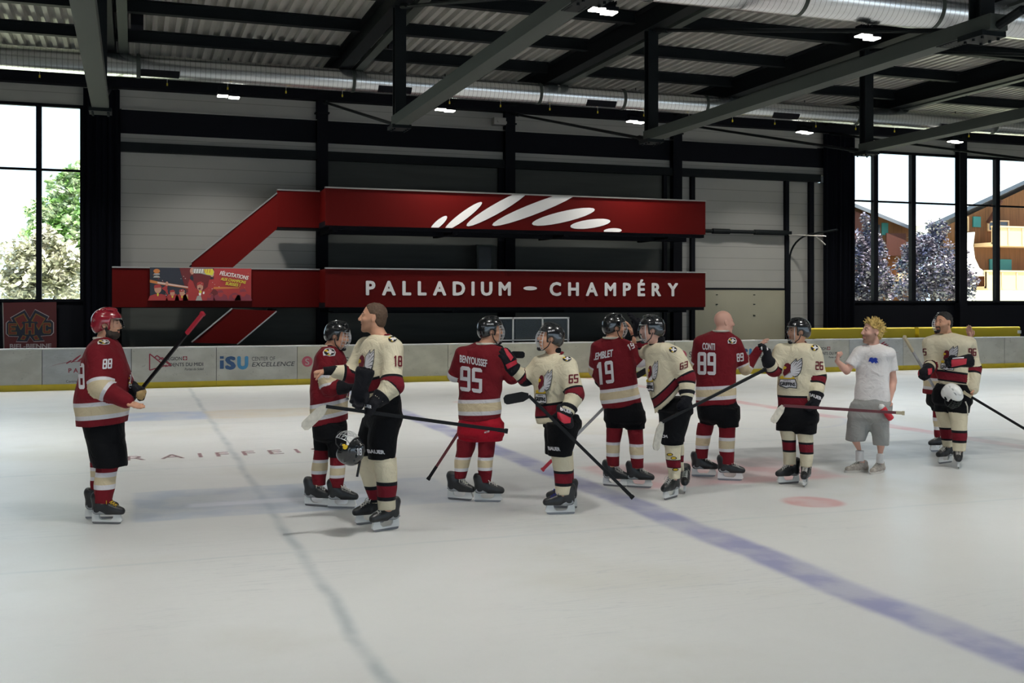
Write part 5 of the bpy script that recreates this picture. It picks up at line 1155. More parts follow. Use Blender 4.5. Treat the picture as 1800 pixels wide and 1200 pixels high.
# ================================================================== THE PLAYERS
CR = {'A': (100, 520, 2.857), 'B': (520, 520, 2.825), 'C': (740, 540, 3.157), 'D': (1000, 530, 3.333), 'E': (1190, 530, 3.531), 'G': (1440, 530, 3.872)}
def person(S):
    cr = CR[S['cr']]; D = S['D']; ox, oy, sc = cr; phi = S['phi']; mpp = D/F/sc
    W = lambda x, y, off=0.0: np.array(atD(ox+x/sc, oy+y/sc, D+off)); Zc = lambda y, off=0.0: CAMH+(CY-(oy+y/sc))/F*(D+off)
    sf, cf = abs(math.sin(math.radians(phi))), abs(math.cos(math.radians(phi))); fdir = adir(phi); ldir = np.cross(UP, fdir); rho = S.get('rho', .66)
    feet = [np.array(onG(ox+(f[0]+f[1])/2/sc, oy+f[2]/sc)) for f in S['feet']]
    dep = lambda p: float(p[0]*ST+p[1]*CT)
    base = (feet[0]+feet[-1])/2; T = thing('person', S['label'], 'person', tuple(base)); L0 = np.array(T.location)
    def rows_t(rows, rho, sinp, cosp, off=0.0, off2=None, add=0.0):
        out = []; y0, y1 = rows[0][0], rows[-1][0]
        for y, a, b in rows:
            o = off if off2 is None else off+(off2-off)*(y-y0)/(y1-y0); w = (b-a)/2*mpp*(D+o)/D+add; A = w/math.sqrt(sinp**2+(rho*cosp)**2)
            c = W((a+b)/2, y, o); out.append((Zc(y, o), c[0], c[1], A, A*rho))
        return out
    hx, hy, hoff, hphi, hpit = S['head'][:5]; k = S['head'][5] if len(S['head']) > 5 else 1.0; hc = W(hx, hy, hoff); fr = head_frame(hphi, hpit); nb = W(*S['nb'])
    tr = rows_t(S['torso'], rho, sf, cf); tz = [r[0] for r in tr]; hyL, hyR = S['hem']; y_lo = S['torso'][-1]
    xl, xr = y_lo[1], y_lo[2]; pL = W(xl, 0)[:2]; zl, zr = Zc(hyL), Zc(hyR); span = (xr-xl)*mpp
    hemz = lambda X, Y: zl+(zr-zl)*np.clip(((X-pL[0])*CT-(Y-pL[1])*ST)/span, -.15, 1.15)
    skin = M[S.get('skin', 'skin')]; arms = S['arms']
    # ---------------- body
    pts = [hc+.16, hc-.16] + [p-[0,0,p[2]] for p in feet] + [p-[0,0,p[2]]+[0,0,.05] for p in feet]; fine = [(hc-.17, hc+.17, .0065)]; hands = []
    A3 = []
    for a in arms:
        q = [W(*p) for p in a['p']]; A3.append(q); pts += [q[1], q[2]]; tip = W(*a['hand']); dd = tip-q[2]; n = nrm(a.get('n', (0,0,-1))[0]*RT+a.get('n', (0,0,-1))[1]*FW+a.get('n', (0,0,-1))[2]*UP)
        if abs(np.dot(nrm(dd), n)) > .95: n = nrm(n+FW*.5)
        t = np.cross(nrm(dd), n)*a.get('ts', 1); hands.append((q[2], nrm(dd), n, t)); pts += [tip+.05, tip-.05]
        if not a.get('glove'): c = (q[2]+tip)/2; fine.append((c-.12, c+.12, .006))
    P_ = np.array(pts); lo, hi = P_.min(0)-.22, P_.max(0)+.22; lo[2] = -.02
    for r in tr: lo[:2] = np.minimum(lo[:2], np.array(r[1:3])-.35); hi[:2] = np.maximum(hi[:2], np.array(r[1:3])+.35)
    V = Vox(lo, hi, .026, fine)
    put_head(V, hc, fr, nb, k, S.get('heavy', 0), S.get('smile', False))
    V.zloft(tr, ldir, bot=tz[-1], k=.03, sc=.72, shrink=.02)
    V.cap(nb-UP*.02, nb-UP*.10, .056, .066, k=.03)
    br = S.get('bare_r', (.048, .038, .027))
    for q, a, h in zip(A3, arms, hands):
        V.cap(q[0], q[1], br[0], br[1], k=.03); V.cap(q[1], q[1]+(q[2]-q[1])*.35, br[1], br[1]*1.08, k=.02); V.cap(q[1]+(q[2]-q[1])*.35, q[2], br[1]*1.08, br[2], k=.02)
        g = a.get('glove')
        for c in hand_caps(*h, curl=a.get('curl', 25), g=1.0 if not g else .8, k=1.0 if not g else .8): V.cap(*c, k=.006)
    legs = []
    for i, lg in enumerate(S['legs']):
        f = feet[i]; fd = dep(f)-D; srows = lg['sock']; prow = lg['pants']; ot = lg.get('off', fd*.6)
        allr = prow+[r for r in srows if r[0] > prow[-1][0]]; rr = rows_t(allr, 1.0, 1, 0, ot, fd)
        d = adir(S['feet'][i][3]); tee_ = S['kit'] == 'tee'; ank = f.copy(); ank[2] = .10 if tee_ else .16; ank = ank-d*.085
        rr2 = [(r[0], r[1], r[2], r[3]*lg.get('bare', .54), r[4]*lg.get('bare', .54)) for r in rr]; V.zloft(rr2, ldir, k=.03, ex=2.0)
        z, cx, cy, a_, b_ = rr[-1]; V.cap((cx, cy, z+.03), ank, min(a_*.62, .05), .028 if tee_ else .034, k=.02); V.cap(ank+UP*(-.02 if tee_ else 0), f+d*(.06 if tee_ else -.02)+UP*(.055 if tee_ else .150)-UP*f[2], .026, .022, k=.02)
        legs.append((rr, prow, srows, ot, fd, f, d))
    P, Q = V.mesh(); rel = P-hc; lf, ll, lu = rel@fr[0]/k, rel@fr[1]/k, rel@fr[2]/k; near = (np.abs(rel) < .2).all(1)
    jaw = np.clip((-.035-lu+np.abs(ll)*.25-.25*np.clip(lf-.06, -.2, 1))/.02, 0, 1)*np.clip((lf+.012)/.02, 0, 1)*np.clip((lu+.135)/.02, 0, 1)*np.clip(1-(np.abs(lu+.068) < .010)*(np.abs(ll) < .024)*(lf > .07)*1.0, 0, 1)*near
    must = ((lu > -.060) & (lu < -.044) & (np.abs(ll) < .03) & (lf > .075) & near)*1.0
    lip = ((np.abs(lu+.068) < .0095) & (np.abs(ll) < .022) & (lf > .075) & near)*1.0
    npobj('body', P-L0, Q, skin, T, {'stub': np.maximum(jaw, must)*S.get('stub', 0), 'lip': lip})
    face_bits(hc, fr, T, M[S.get('brow', 'hair_brown')], k, S.get('smile', False))
    # ---------------- top garment
    V = Vox(lo, hi, .0115); V.zloft(tr, ldir, top=tz[0], bot=hemz, k=.03, ex=S.get('ex', 2.3))
    shw = S.get('sh_r', .085)
    dA = []
    for q, a in zip(A3, arms):
        r0, r1, r2 = a['r']; cov = a.get('cov', .90 if a.get('glove') else 1.0); Lf = np.linalg.norm(q[2]-q[1]); e = q[1]+(q[2]-q[1])*cov if cov > 0 else None
        if cov > 0:
            V.cap(q[0], q[1], r0, r1, k=.05); V.cap(q[1], e, r1, r1+(r2-r1)*cov, k=.03)
        else:                                                   # short sleeve
            e = q[0]+(q[1]-q[0])*(-cov); v = nrm(q[1]-q[0]); ab = e-q[0]; LL = ab@ab
            def sleeve(X, Y, Z, a0=q[0], ab=ab, LL=LL, v=v, e=e, r0=r0, r1=r1):
                px, py, pz = X-a0[0], Y-a0[1], Z-a0[2]; t = np.clip((px*ab[0]+py*ab[1]+pz*ab[2])/LL, 0, 2)
                return np.maximum(np.sqrt((px-ab[0]*t)**2+(py-ab[1]*t)**2+(pz-ab[2]*t)**2)-(r0+(r1-r0)*np.minimum(t, 1)), (X-e[0])*v[0]+(Y-e[1])*v[1]+(Z-e[2])*v[2])
            V.put(sleeve, np.minimum(q[0], e)-.12, np.maximum(q[0], e)+.12, .04)
    V.wrinkle(S.get('wr', .0042), int(D*100)); P, Q = V.mesh()
    tt = np.zeros(len(P)); arm = np.zeros(len(P)); best = np.full(len(P), 9.0)
    for q, a in zip(A3, arms):
        L1, L2 = np.linalg.norm(q[1]-q[0]), np.linalg.norm(q[2]-q[1])
        for (s0, s1, la, lb, ra, rb) in ((q[0], q[1], 0, L1, a['r'][0], a['r'][1]), (q[1], q[2], L1, L1+L2, a['r'][1], a['r'][2])):
            ab = s1-s0; t = np.clip(((P-s0)@ab)/(ab@ab), -.0, 1.0); d = np.linalg.norm(P-s0-t[:, None]*ab, axis=1)-(ra+(rb-ra)*t); m = d < best
            best = np.where(m, d, best); tt = np.where(m, (la+(lb-la)*t)/(L1+L2), tt)
    arm = (best < .022)*1.0; hz = hemz(P[:, 0], P[:, 1]); kind = S['kit']
    if kind == 'tee': gm = M['tee']; gname = 't_shirt'
    else: gm = jersey_mat(kind, *S.get('sl', (.50, .68))); gname = 'jersey'
    J = npobj(gname, P-L0, Q, gm, T, {'st': np.clip(P[:, 2]-hz, 0, 1), 'tt': tt, 'arm': arm})
    # collar
    cm = {'red': M['collar_white'], 'cream': M['collar_red'], 'tee': M['tee']}[kind]; mb = MB(); ring = []
    nt_ = S.get('nbr', .082); nd_ = nrm(fdir)
    for i in range(29):
        a = 2*math.pi*i/28; fv = math.cos(a); dz = .012-.030*max(0, fv)**2*(2.2 if kind == 'cream' else .6); ring.append(nb+fdir*fv*nt_*1.02+ldir*math.sin(a)*nt_+UP*(dz-.012+(.018 if fv < 0 else 0))-L0)
    mb.tube(ring, .0125 if kind != 'tee' else .008, 8, cap=False); obj('collar', mb, cm, T, True)
    if kind == 'cream' or S.get('guard'):
        if S.get('guard'):
            g = S['guard']; a, b = W(*g[0]), W(*g[1]); V = Vox(np.minimum(a, b)-.12, np.maximum(a, b)+.12, .009); V.cap(a, b, g[2], g[3], k=.01); V.wrinkle(.003, 5, 30, 30); V.put(lambda X, Y, Z: np.maximum(_half(X, Y, Z, a+UP*.02, UP), -1), a-.15, a+.15, .01, 'c'); P, Q = V.mesh(); npobj('neck_guard', P-L0, Q, M['neck'], T)
    # ---------------- pants
    V = Vox(lo, np.minimum(hi, [9e9, 9e9, Zc(S['hips'][0][0])+.2]), .0125)
    hl = S['hips'][-1]; wv = hl[2]-hl[1]; mh = max(S['hem'])+4; hr = rows_t([(y_, a_+.055*(b_-a_)*(y_ < mh), b_-.055*(b_-a_)*(y_ < mh)) for y_, a_, b_ in S['hips']]+[(hl[0]+.05*wv, hl[1]+.03*wv, hl[2]-.03*wv), (hl[0]+.13*wv, hl[1]+.25*wv, hl[2]-.25*wv)], rho, sf, cf); V.zloft(hr, ldir, k=.03)
    for (rr, prow, srows, ot, fd, f, d) in legs:
        pr = rows_t(prow, 1.0, 1, 0, ot, ot+(fd-ot)*.4); V.zloft(pr, ldir, k=.055, ex=2.2)
    V.wrinkle(.0035, int(D*77)+3); P, Q = V.mesh(); PN = npobj('shorts' if kind == 'tee' else 'hockey_pants', P-L0, Q, M[S.get('pants', 'pants')], T)
    # ---------------- socks and skates
    SO = []
    for i, (rr, prow, srows, ot, fd, f, d) in enumerate(legs):
        lg = S['legs'][i]; sr = rows_t(srows, 1.0, 1, 0, ot+(fd-ot)*.4, fd); V = Vox([min(r[1] for r in sr)-.16, min(r[2] for r in sr)-.16, sr[-1][0]-.05], [max(r[1] for r in sr)+.16, max(r[2] for r in sr)+.16, sr[0][0]+.05], .0105)
        V.zloft(sr, ldir, k=.01, ex=2.0, bot=sr[-1][0] if kind == 'tee' else max(sr[-1][0], .185)); V.wrinkle(.0025, 40+i, 30, 12); P, Q = V.mesh(); zb, zt = sr[-1][0], sr[0][0]
        if kind == 'tee': sm_ = M['whitesock']
        else: sm_ = sock_mat(kind, lg.get('sf', S['sf']))
        so = npobj('sock', P-L0, Q, sm_, T, {'st': np.clip((P[:, 2]-zb)/(zt-zb), 0, 1)}); SO.append(so)
        hd = S['feet'][i][3]; pos = f-adir(hd)*.043
        if kind == 'tee': shoe(T, pos, hd)
        else: skate(T, pos, hd, M[S.get('lace', 'lace_white')])
    # ---------------- gloves
    GL = []
    for a, h in zip(arms, hands):
        if not a.get('glove'): GL.append(None); continue
        Wp, d, n, t = h; V = Vox(Wp-.26, Wp+.26, .0085)
        for c in hand_caps(Wp, d, n, t, curl=a.get('curl', 45), g=2.0, k=1.22): V.cap(*c, k=.007)
        V.ell(Wp+d*.060+n*-.008, [d, t, n], (.074, .066, .043), .012); fa = nrm(Wp-A3[[x is a for x in arms].index(True)][1]); V.cap(Wp-fa*.04, Wp+fa*.015, a['r'][2]+.016, .060, k=.02); V.put(lambda X, Y, Z: _half(X, Y, Z, Wp-fa*.048, -fa), Wp-.25, Wp+.25, .008, 'c')
        for s_ in (-1, 0, 1): V.cap(Wp+d*.03+t*.02*s_-n*.03, Wp+d*.085+t*.026*s_-n*.034, .012, .011, k=.006)
        P, Q = V.mesh(); GL.append(npobj('glove', P-L0, Q, M['glove'], T))
    for (gi, polys, mats) in S.get('gprint', []):
        if GL[gi] is not None: decal(GL[gi], polys, cr, mats, .003, T, 'glove_print', 5)
    for j, (b0, b1, r0, r1) in enumerate(S.get('bands', [])):
        mb = MB(); a_, b_ = W(*b0)-L0, W(*b1)-L0; mb.tube([a_, a_+(b_-a_)*.3, a_+(b_-a_)*.7, b_], [r0, r0*1.05, r1*1.05, r1], 16); obj('wrist_guard', mb, M['neck'], T, True)
    # ---------------- head gear and hair
    hg = S.get('helmet')
    if hg: Hm = helmet(hc, fr, M[hg[0]], T, hg[1], k)
    for hs in S.get('hair', []):
        fn_, kw = hs; (head_hair if fn_ == 'hair' else beard)(kw.pop('name', fn_), hc, fr, M[kw.pop('m')], T, k, **kw)
    for polys in S.get('print', []): decal(J, polys, cr, DM(), .004, T, 'print')
    for polys in S.get('pprint', []): decal(PN, polys, cr, DM(), .004, T, 'print', 6)
    for i, polys in S.get('sprint', []): decal(SO[i], polys, cr, DM(), .004, T, 'badge', 5)
    if hg:
        for polys in S.get('hprint', []): decal(Hm, polys, cr, [M['n_white']], .003, Hm, 'emblem', 5)
    return T, W
M['shoe'] = mat('running_shoe_beige', (0.36, 0.32, 0.28), 0.7, noise=(40, 0.35)); M['sole'] = mat('running_shoe_sole', (0.55, 0.52, 0.48), 0.7)
def shoe(T, pos, phi):
    V = Vox((-.14, -.08, -.01), (.26, .08, .2), .006); V.cap((-.06, 0, .05), (.05, 0, .05), .042, .042, k=.02); V.cap((.05, 0, .045), (.16, 0, .036), .043, .034, k=.02); V.cap((-.055, 0, .06), (-.06, 0, .105), .038, .034, k=.02); V.cap((-.01, 0, .095), (.09, 0, .062), .034, .028, k=.02)
    V.put(lambda X, Y, Z: Z-.022+0*X+0*Y, (-.2, -.1, -.05), (.3, .1, .02), .004, 'c'); P, Q = V.mesh(); b = npobj('shoe', P, Q, M['shoe'], T); b.location = Vector(pos)-Vector(T.location); d = adir(phi); b.rotation_euler = (0, 0, math.atan2(d[1], d[0]))
    mb = MB(); n = 28; top = [(.05+.157*math.cos(t), (.047 if math.cos(t) > -.2 else .040)*math.sin(t)) for t in [2*math.pi*i/n for i in range(n)]]; mb.add([(x, y, 0) for x, y in top]+[(x, y, .026+.008*(x < -.02)) for x, y in top], [tuple(range(n))[::-1], tuple(range(n, 2*n))]+[(i, (i+1) % n, n+(i+1) % n, n+i) for i in range(n)]); obj('sole', mb, M['sole'], b)
    mb = MB()
    for i in range(5): x = .115-.022*i; z = .083+.011*i; mb.tube([(x, -.024, z-.012), (x, 0, z+.005), (x, .024, z-.012)], .0032, 5)
    obj('laces', mb, M['lace_white'], b, True)

PEOPLE = {}
RM, CM = [0], [1]
# ---- #88, left
PEOPLE[88] = person(dict(cr='A', D=9.62, phi=12, kit='red', label='bearded person in red helmet and dark red jersey 88 holding a stick', rho=.80, ex=2.15, head=(256, 142, 0, 4, 0, 1.04), nb=(236, 222), heavy=.012,
  torso=[(205, 200, 278), (225, 178, 305), (250, 152, 320), (290, 138, 335), (340, 128, 352), (400, 116, 368), (450, 104, 372), (490, 94, 368), (540, 96, 362), (600, 101, 350), (645, 104, 347)], hem=(652, 632), hips=[(600, 130, 338), (650, 130, 336), (700, 148, 330)],
  arms=[dict(p=[(212, 290, -.17), (222, 455, -.27), (352, 530, -.26)], r=(.105, .092, .062), hand=(440, 566, -.28), n=(-.2, -.3, 1), curl=8, ts=1),
        dict(p=[(280, 280, .18), (335, 430, .20), (378, 472, .02)], r=(.095, .08, .06), hand=(440, 490, -.02), glove=True, curl=60, n=(-.2, -.6, -.7), ts=-1)],
  sl=(.43, .68), legs=[dict(pants=[(640, 150, 334), (720, 158, 335), (800, 172, 348), (855, 190, 352)], sock=[(845, 198, 312), (880, 196, 300), (960, 190, 290), (1000, 188, 280), (1045, 190, 272)], off=-.06),
        dict(pants=[(640, 130, 300), (760, 160, 300), (835, 172, 300)], sock=[(830, 168, 240), (880, 168, 225), (940, 168, 215), (985, 172, 212)], off=.14)], sf=(.82, .70, .51, .39),
  feet=[(172, 345, 1145, -6), (142, 310, 1118, 2)], lace='lace_yellow', helmet=('helmet_red', 'visor'), hair=[('beard', dict(name='beard', m='hair_brown', th=.016, heavy=.012)), ('hair', dict(m='hair_brown', th=.005, low=-.07))],
  print=[[T2('88', 228, 368, 46, 50, ux=.06, ry=-4, bold=.06)], [T2('8', 112, 468, 30, 130, ux=-.02, ry=0, bold=.08)], patch(235, 233, 52, 22, True), logo(350, 390, 22, 75)], gprint=[(1, [([(400, 482), (445, 468), (452, 492), (428, 522), (398, 514)], [(0,1,2,3,4)], 0)], [M['glove_tan']])]))
# ---- #18
PEOPLE[18] = person(dict(cr='B', D=9.37, phi=-152, kit='cream', label='bareheaded smiling person in cream jersey 18, holding helmet and gloves', rho=.72, head=(385, 108, 0, 182, 7, 1.06), nb=(418, 205), smile=True, stub=.5, brow='hair_short',
  torso=[(192, 375, 470), (205, 350, 500), (230, 330, 522), (270, 318, 530), (330, 306, 530), (400, 300, 524), (450, 302, 518), (500, 310, 515), (525, 315, 512)], hem=(528, 475), hips=[(440, 350, 512), (520, 345, 532), (600, 342, 530), (640, 348, 515)],
  arms=[dict(p=[(478, 262, -.19), (482, 440, -.30), (412, 515, -.38)], r=(.092, .088, .066), hand=(335, 560, -.42), glove=True, curl=55, n=(.3, .2, -1), ts=1),
        dict(p=[(345, 250, .16), (275, 385, .10), (150, 372, .02)], r=(.085, .078, .048), cov=.62, hand=(72, 382, .0), n=(-.2, .1, -1), curl=88, ts=1)],
  sl=(.50, .70), legs=[dict(pants=[(600, 380, 530), (700, 355, 500), (780, 358, 495), (808, 360, 492)], sock=[(800, 378, 500), (860, 388, 504), (920, 402, 503), (1000, 403, 499), (1065, 410, 494)], off=-.12),
        dict(pants=[(600, 330, 470), (700, 305, 430), (788, 298, 400)], sock=[(780, 298, 392), (860, 312, 395), (930, 335, 400), (970, 348, 404), (1035, 372, 408)], off=.14, sf=(.36, .29, .10, .04))], sf=(.55, .48, .27, .20),
  feet=[(370, 510, 1165, -138), (322, 400, 1132, -150)], hair=[('hair', dict(m='hair_short', th=.003, low=-.085, front=.060, temple=.0, spike=.009))],
  print=[[T2('18', 484, 350, 42, 54, ux=.0, ry=2, bold=.05, mi=1)], logo(300, 265, 84, 190, .1), patch(480, 215, 42, 30)], pprint=[[T2('BAUER', 360, 778, 82, 18, ry=6, ux=-.25, bold=.05)]], bands=[((137, 373, .01), (215, 370, .05), .036, .043)], gprint=[(0, [T2('BAUER', 320, 545, 58, 15, ry=14, bold=.03)], [M['n_white']])]))
# ---- red caged player behind 18
PEOPLE[6] = person(dict(cr='B', D=10.32, phi=-15, kit='red', skin='skin', label='person in black caged helmet and dark red jersey standing behind the smiling player', rho=.70, head=(208, 195, 0, -8, -12, .98), nb=(170, 258),
  torso=[(248, 140, 205), (265, 118, 225), (300, 100, 242), (350, 92, 250), (400, 84, 256), (450, 80, 258), (520, 76, 252), (600, 84, 250), (640, 88, 248)], hem=(645, 615), hips=[(600, 90, 248), (650, 90, 250), (700, 92, 250)],
  arms=[dict(p=[(150, 305, -.17), (168, 455, -.25), (235, 455, -.27)], r=(.085, .078, .055), hand=(285, 440, -.25), glove=True, curl=60, n=(0, .2, -1)), dict(p=[(200, 300, .18), (235, 420, .25), (262, 440, .05)], r=(.08, .07, .055), hand=(285, 430, 0), glove=True, curl=60, n=(0, .2, -1), ts=-1)],
  sl=(.42, .68), legs=[dict(pants=[(640, 90, 190), (700, 90, 180), (765, 92, 170)], sock=[(755, 94, 166), (800, 85, 164), (830, 80, 160), (900, 78, 150), (938, 84, 148)], off=.05), dict(pants=[(640, 150, 250), (720, 160, 250), (800, 162, 250)], sock=[(790, 168, 250), (830, 170, 248), (900, 168, 242), (950, 172, 232)], off=-.08)], sf=(.70, .62, .40, .31),
  feet=[(60, 165, 1045, -20), (158, 310, 1055, -8)], helmet=('helmet', 'cage'), guard=((172, 250), (165, 262), .062, .07), print=[patch(166, 280, 52, 34, True), logo(240, 470, 18, 45), [T2('6', 146, 408, 20, 22, bold=.06)]]))
# ---- #95
PEOPLE[95] = person(dict(cr='C', D=10.62, phi=62, kit='red', label='person in dark red jersey 95 seen from behind, black helmet and bright red shorts', rho=.62, head=(388, 128, .02, 8, 0, 1.0), nb=(355, 212),
  torso=[(192, 310, 385), (212, 258, 412), (240, 218, 440), (280, 200, 455), (330, 205, 455), (400, 214, 452), (450, 216, 445), (500, 212, 437), (545, 208, 443), (600, 206, 443), (630, 208, 443)], hem=(632, 618), hips=[(590, 210, 442), (640, 210, 448), (700, 210, 450)], pants='pants_red',
  arms=[dict(p=[(430, 268, .0), (505, 392, -.05), (462, 305, .22)], r=(.080, .066, .05), hand=(440, 230, .25), glove=True, curl=25, n=(-.3, -.2, 0)), dict(p=[(228, 262, .0), (186, 372, .10), (225, 380, .32)], r=(.075, .066, .05), hand=(260, 360, .40), glove=True, curl=60, n=(0, 0, -1), ts=-1)],
  sl=(.48, .66), legs=[dict(pants=[(650, 210, 330), (740, 208, 316)], sock=[(730, 202, 308), (790, 198, 298), (850, 186, 274), (900, 184, 262), (948, 188, 248)], off=.05, sf=(.55, .49, .27, .19)), dict(pants=[(650, 320, 450), (740, 314, 449)], sock=[(735, 315, 413), (810, 318, 408), (830, 315, 402), (900, 312, 396), (970, 330, 386)], off=-.05)], sf=(.60, .53, .36, .29),
  feet=[(165, 280, 1070, -25), (302, 454, 1080, -6)], helmet=('helmet', 'cage'), print=[[T2('BENYOUSSEF', 216, 302, 152, 40, ry=28, bold=.035), T2('95', 220, 462, 120, 138, ry=15, bold=.08)]], pprint=[[T2('2', 352, 698, 28, 9, ry=-6, bold=.03)]], hprint=[[T2('BAUER', 366, 98, 38, 8, bold=.03)]]))
# ---- #65
PEOPLE[65] = person(dict(cr='C', D=10.1, phi=-132, kit='cream', label='person in black caged helmet and cream jersey 65, gloved hand raised to player 95', rho=.68, head=(716, 168, -.02, 186, 8, .98), nb=(738, 262),
  torso=[(250, 700, 770), (268, 665, 800), (300, 630, 838), (350, 615, 858), (400, 617, 850), (450, 626, 842), (500, 635, 815), (560, 640, 795), (620, 640, 785), (640, 645, 780)], hem=(650, 628), hips=[(590, 662, 880), (600, 682, 885), (660, 682, 880)],
  arms=[dict(p=[(815, 322, -.14), (852, 490, -.24), (815, 575, -.32)], r=(.088, .084, .064), hand=(775, 640, -.32), glove=True, curl=50, n=(-.5, .3, -.3), ts=-1), dict(p=[(655, 320, .12), (580, 392, .12), (505, 335, .08)], r=(.08, .072, .056), hand=(465, 245, .06), glove=True, curl=20, n=(-.4, .6, 0), ts=-1)],
  sl=(.48, .68), legs=[dict(pants=[(640, 700, 880), (720, 700, 865), (800, 705, 840), (825, 705, 838)], sock=[(815, 720, 836), (900, 735, 842), (985, 742, 840), (1055, 748, 828)], off=-.10), dict(pants=[(640, 690, 850), (720, 688, 850), (815, 690, 830)], sock=[(800, 740, 845), (900, 770, 848), (1000, 800, 850), (1060, 812, 852)], off=.16)], sf=(.63, .57, .35, .28),
  feet=[(697, 835, 1148, 188), (700, 862, 1112, 170)], lace='lace_blue', helmet=('helmet', 'cage'), guard=((742, 235), (738, 275), .058, .066), print=[[T2('65', 820, 424, 52, 50, ry=-4, bold=.05, mi=1)], logo(640, 345, 84, 190, .08), patch(810, 287, 48, 26)],
  pprint=[[T2('BAUER', 710, 790, 64, 20, ry=6, ux=-.25, bold=.05)]], gprint=[(0, [T2('BAUER', 772, 572, 62, 20, ry=18, bold=.04), ([(758, 580), (830, 612), (828, 642), (795, 645), (758, 615)], [(0,1,2,3,4)], 1)], [M['n_white'], M['glove_red']]), (1, [([(456, 220), (478, 232), (512, 278), (498, 298), (474, 262)], [(0,1,2,3,4)], 0), ([(470, 318), (538, 285), (540, 310), (482, 342)], [(0,1,2,3)], 0)], [M['glove_red']])], hprint=[[T2('BAUER', 706, 138, 36, 8, ry=-6, bold=.03)]]))
# ---- #19
PEOPLE[19] = person(dict(cr='D', D=11.42, phi=58, kit='red', label='person in dark red jersey 19 seen from behind, raising a bare hand', rho=.62, head=(268, 148, .02, 10, 0, 1.0), nb=(248, 222),
  torso=[(205, 215, 295), (222, 180, 325), (250, 155, 360), (290, 138, 382), (350, 133, 385), (400, 142, 390), (450, 155, 395), (500, 182, 398), (550, 190, 410), (600, 197, 415), (625, 202, 416)], hem=(632, 590), hips=[(580, 205, 430), (640, 212, 440), (690, 214, 442)],
  arms=[dict(p=[(340, 275, -.02), (418, 345, .0), (376, 188, .08)], r=(.074, .066, .045), cov=.45, hand=(358, 148, .08), n=(-1, .1, 0), curl=15), dict(p=[(168, 272, .0), (150, 400, .10), (190, 470, .32)], r=(.07, .062, .05), hand=(230, 470, .4), glove=True, curl=60, n=(0, 0, -1), ts=-1)],
  sl=(.38, .58), legs=[dict(pants=[(650, 215, 332), (738, 222, 318)], sock=[(728, 222, 316), (800, 218, 306), (840, 218, 298), (910, 220, 296), (960, 225, 292)], off=.04), dict(pants=[(650, 318, 440), (745, 338, 445)], sock=[(738, 340, 436), (800, 350, 437), (900, 358, 437), (972, 365, 437)], off=-.04)], sf=(.60, .53, .33, .24),
  feet=[(225, 330, 1083, -25), (362, 475, 1090, -18)], bands=[((378, 196, .08), (388, 226, .07), .034, .037)], helmet=('helmet', 'cage'), print=[[T2('.EMBLET', 148, 342, 110, 42, ry=-22, ux=.05, bold=.04), T2('19', 165, 488, 102, 130, ry=-14, ux=-.08, bold=.08)], [T2('19', 350, 290, 36, 34, ry=-20, ux=-.4, bold=.04)], patch(310, 212, 34, 14)]))
# ---- #6x, leaning in
PEOPLE[63] = person(dict(cr='D', D=10.92, phi=-146, kit='cream', label='person leaning forward in cream jersey and clear full visor, stick in left hand', rho=.70, head=(482, 162, -.02, 182, -2, 1.03), nb=(512, 256), skin='skin2',
  torso=[(238, 480, 580), (255, 452, 612), (290, 450, 648), (350, 456, 662), (400, 462, 660), (450, 466, 655), (500, 476, 648), (560, 484, 640), (610, 500, 640), (640, 508, 630)], hem=(655, 520), hips=[(560, 548, 715), (600, 530, 725), (640, 515, 720)],
  arms=[dict(p=[(622, 312, -.15), (692, 440, -.22), (690, 550, -.28)], r=(.088, .086, .068), hand=(680, 640, -.30), glove=True, curl=55, n=(-.6, .3, 0), ts=-1), dict(p=[(480, 285, .16), (448, 300, .28), (410, 170, .26)], r=(.07, .06, .05), hand=(382, 90, .26), glove=True, curl=15, n=(-1, .1, 0), ts=-1)],
  sl=(.50, .74), legs=[dict(pants=[(640, 530, 715), (720, 530, 700), (800, 540, 675), (835, 545, 668)], sock=[(815, 540, 655), (850, 560, 656), (900, 566, 656), (960, 573, 656), (1035, 585, 652)], off=-.10), dict(pants=[(640, 530, 690), (760, 560, 680), (820, 570, 675)], sock=[(810, 590, 672), (900, 625, 674), (990, 645, 676)], off=.10)], sf=(.51, .49, .31, .29),
  feet=[(545, 640, 1155, -128), (648, 710, 1115, -100)], helmet=('helmet', 'shield'), guard=((525, 218), (512, 262), .066, .074), print=[[T2('63', 650, 402, 46, 40, ry=-16, bold=.05, mi=1)], logo(460, 345, 62, 180, .04), patch(610, 282, 46, 34)], pprint=[[T2('CCM', 528, 793, 52, 16, ry=4, ux=-.25, bold=.05)]],
  sprint=[(0, [([(592+18*math.cos(a), 895+9*math.sin(a)) for a in [.4*i for i in range(15)]], [tuple(range(15))], 2), ([(592+13*math.cos(a), 895+6*math.sin(a)) for a in [.4*i for i in range(15)]], [tuple(range(15))], 3)]), (0, [([(614+18*math.cos(a), 916+9*math.sin(a)) for a in [.4*i for i in range(15)]], [tuple(range(15))], 2), ([(614+13*math.cos(a), 916+6*math.sin(a)) for a in [.4*i for i in range(15)]], [tuple(range(15))], 3)]), (0, [([(624+18*math.cos(a), 983+9*math.sin(a)) for a in [.4*i for i in range(15)]], [tuple(range(15))], 2), ([(624+13*math.cos(a), 983+6*math.sin(a)) for a in [.4*i for i in range(15)]], [tuple(range(15))], 3)])], hprint=[[T2('BAUER', 506, 128, 40, 9, ry=4, bold=.03)]]))
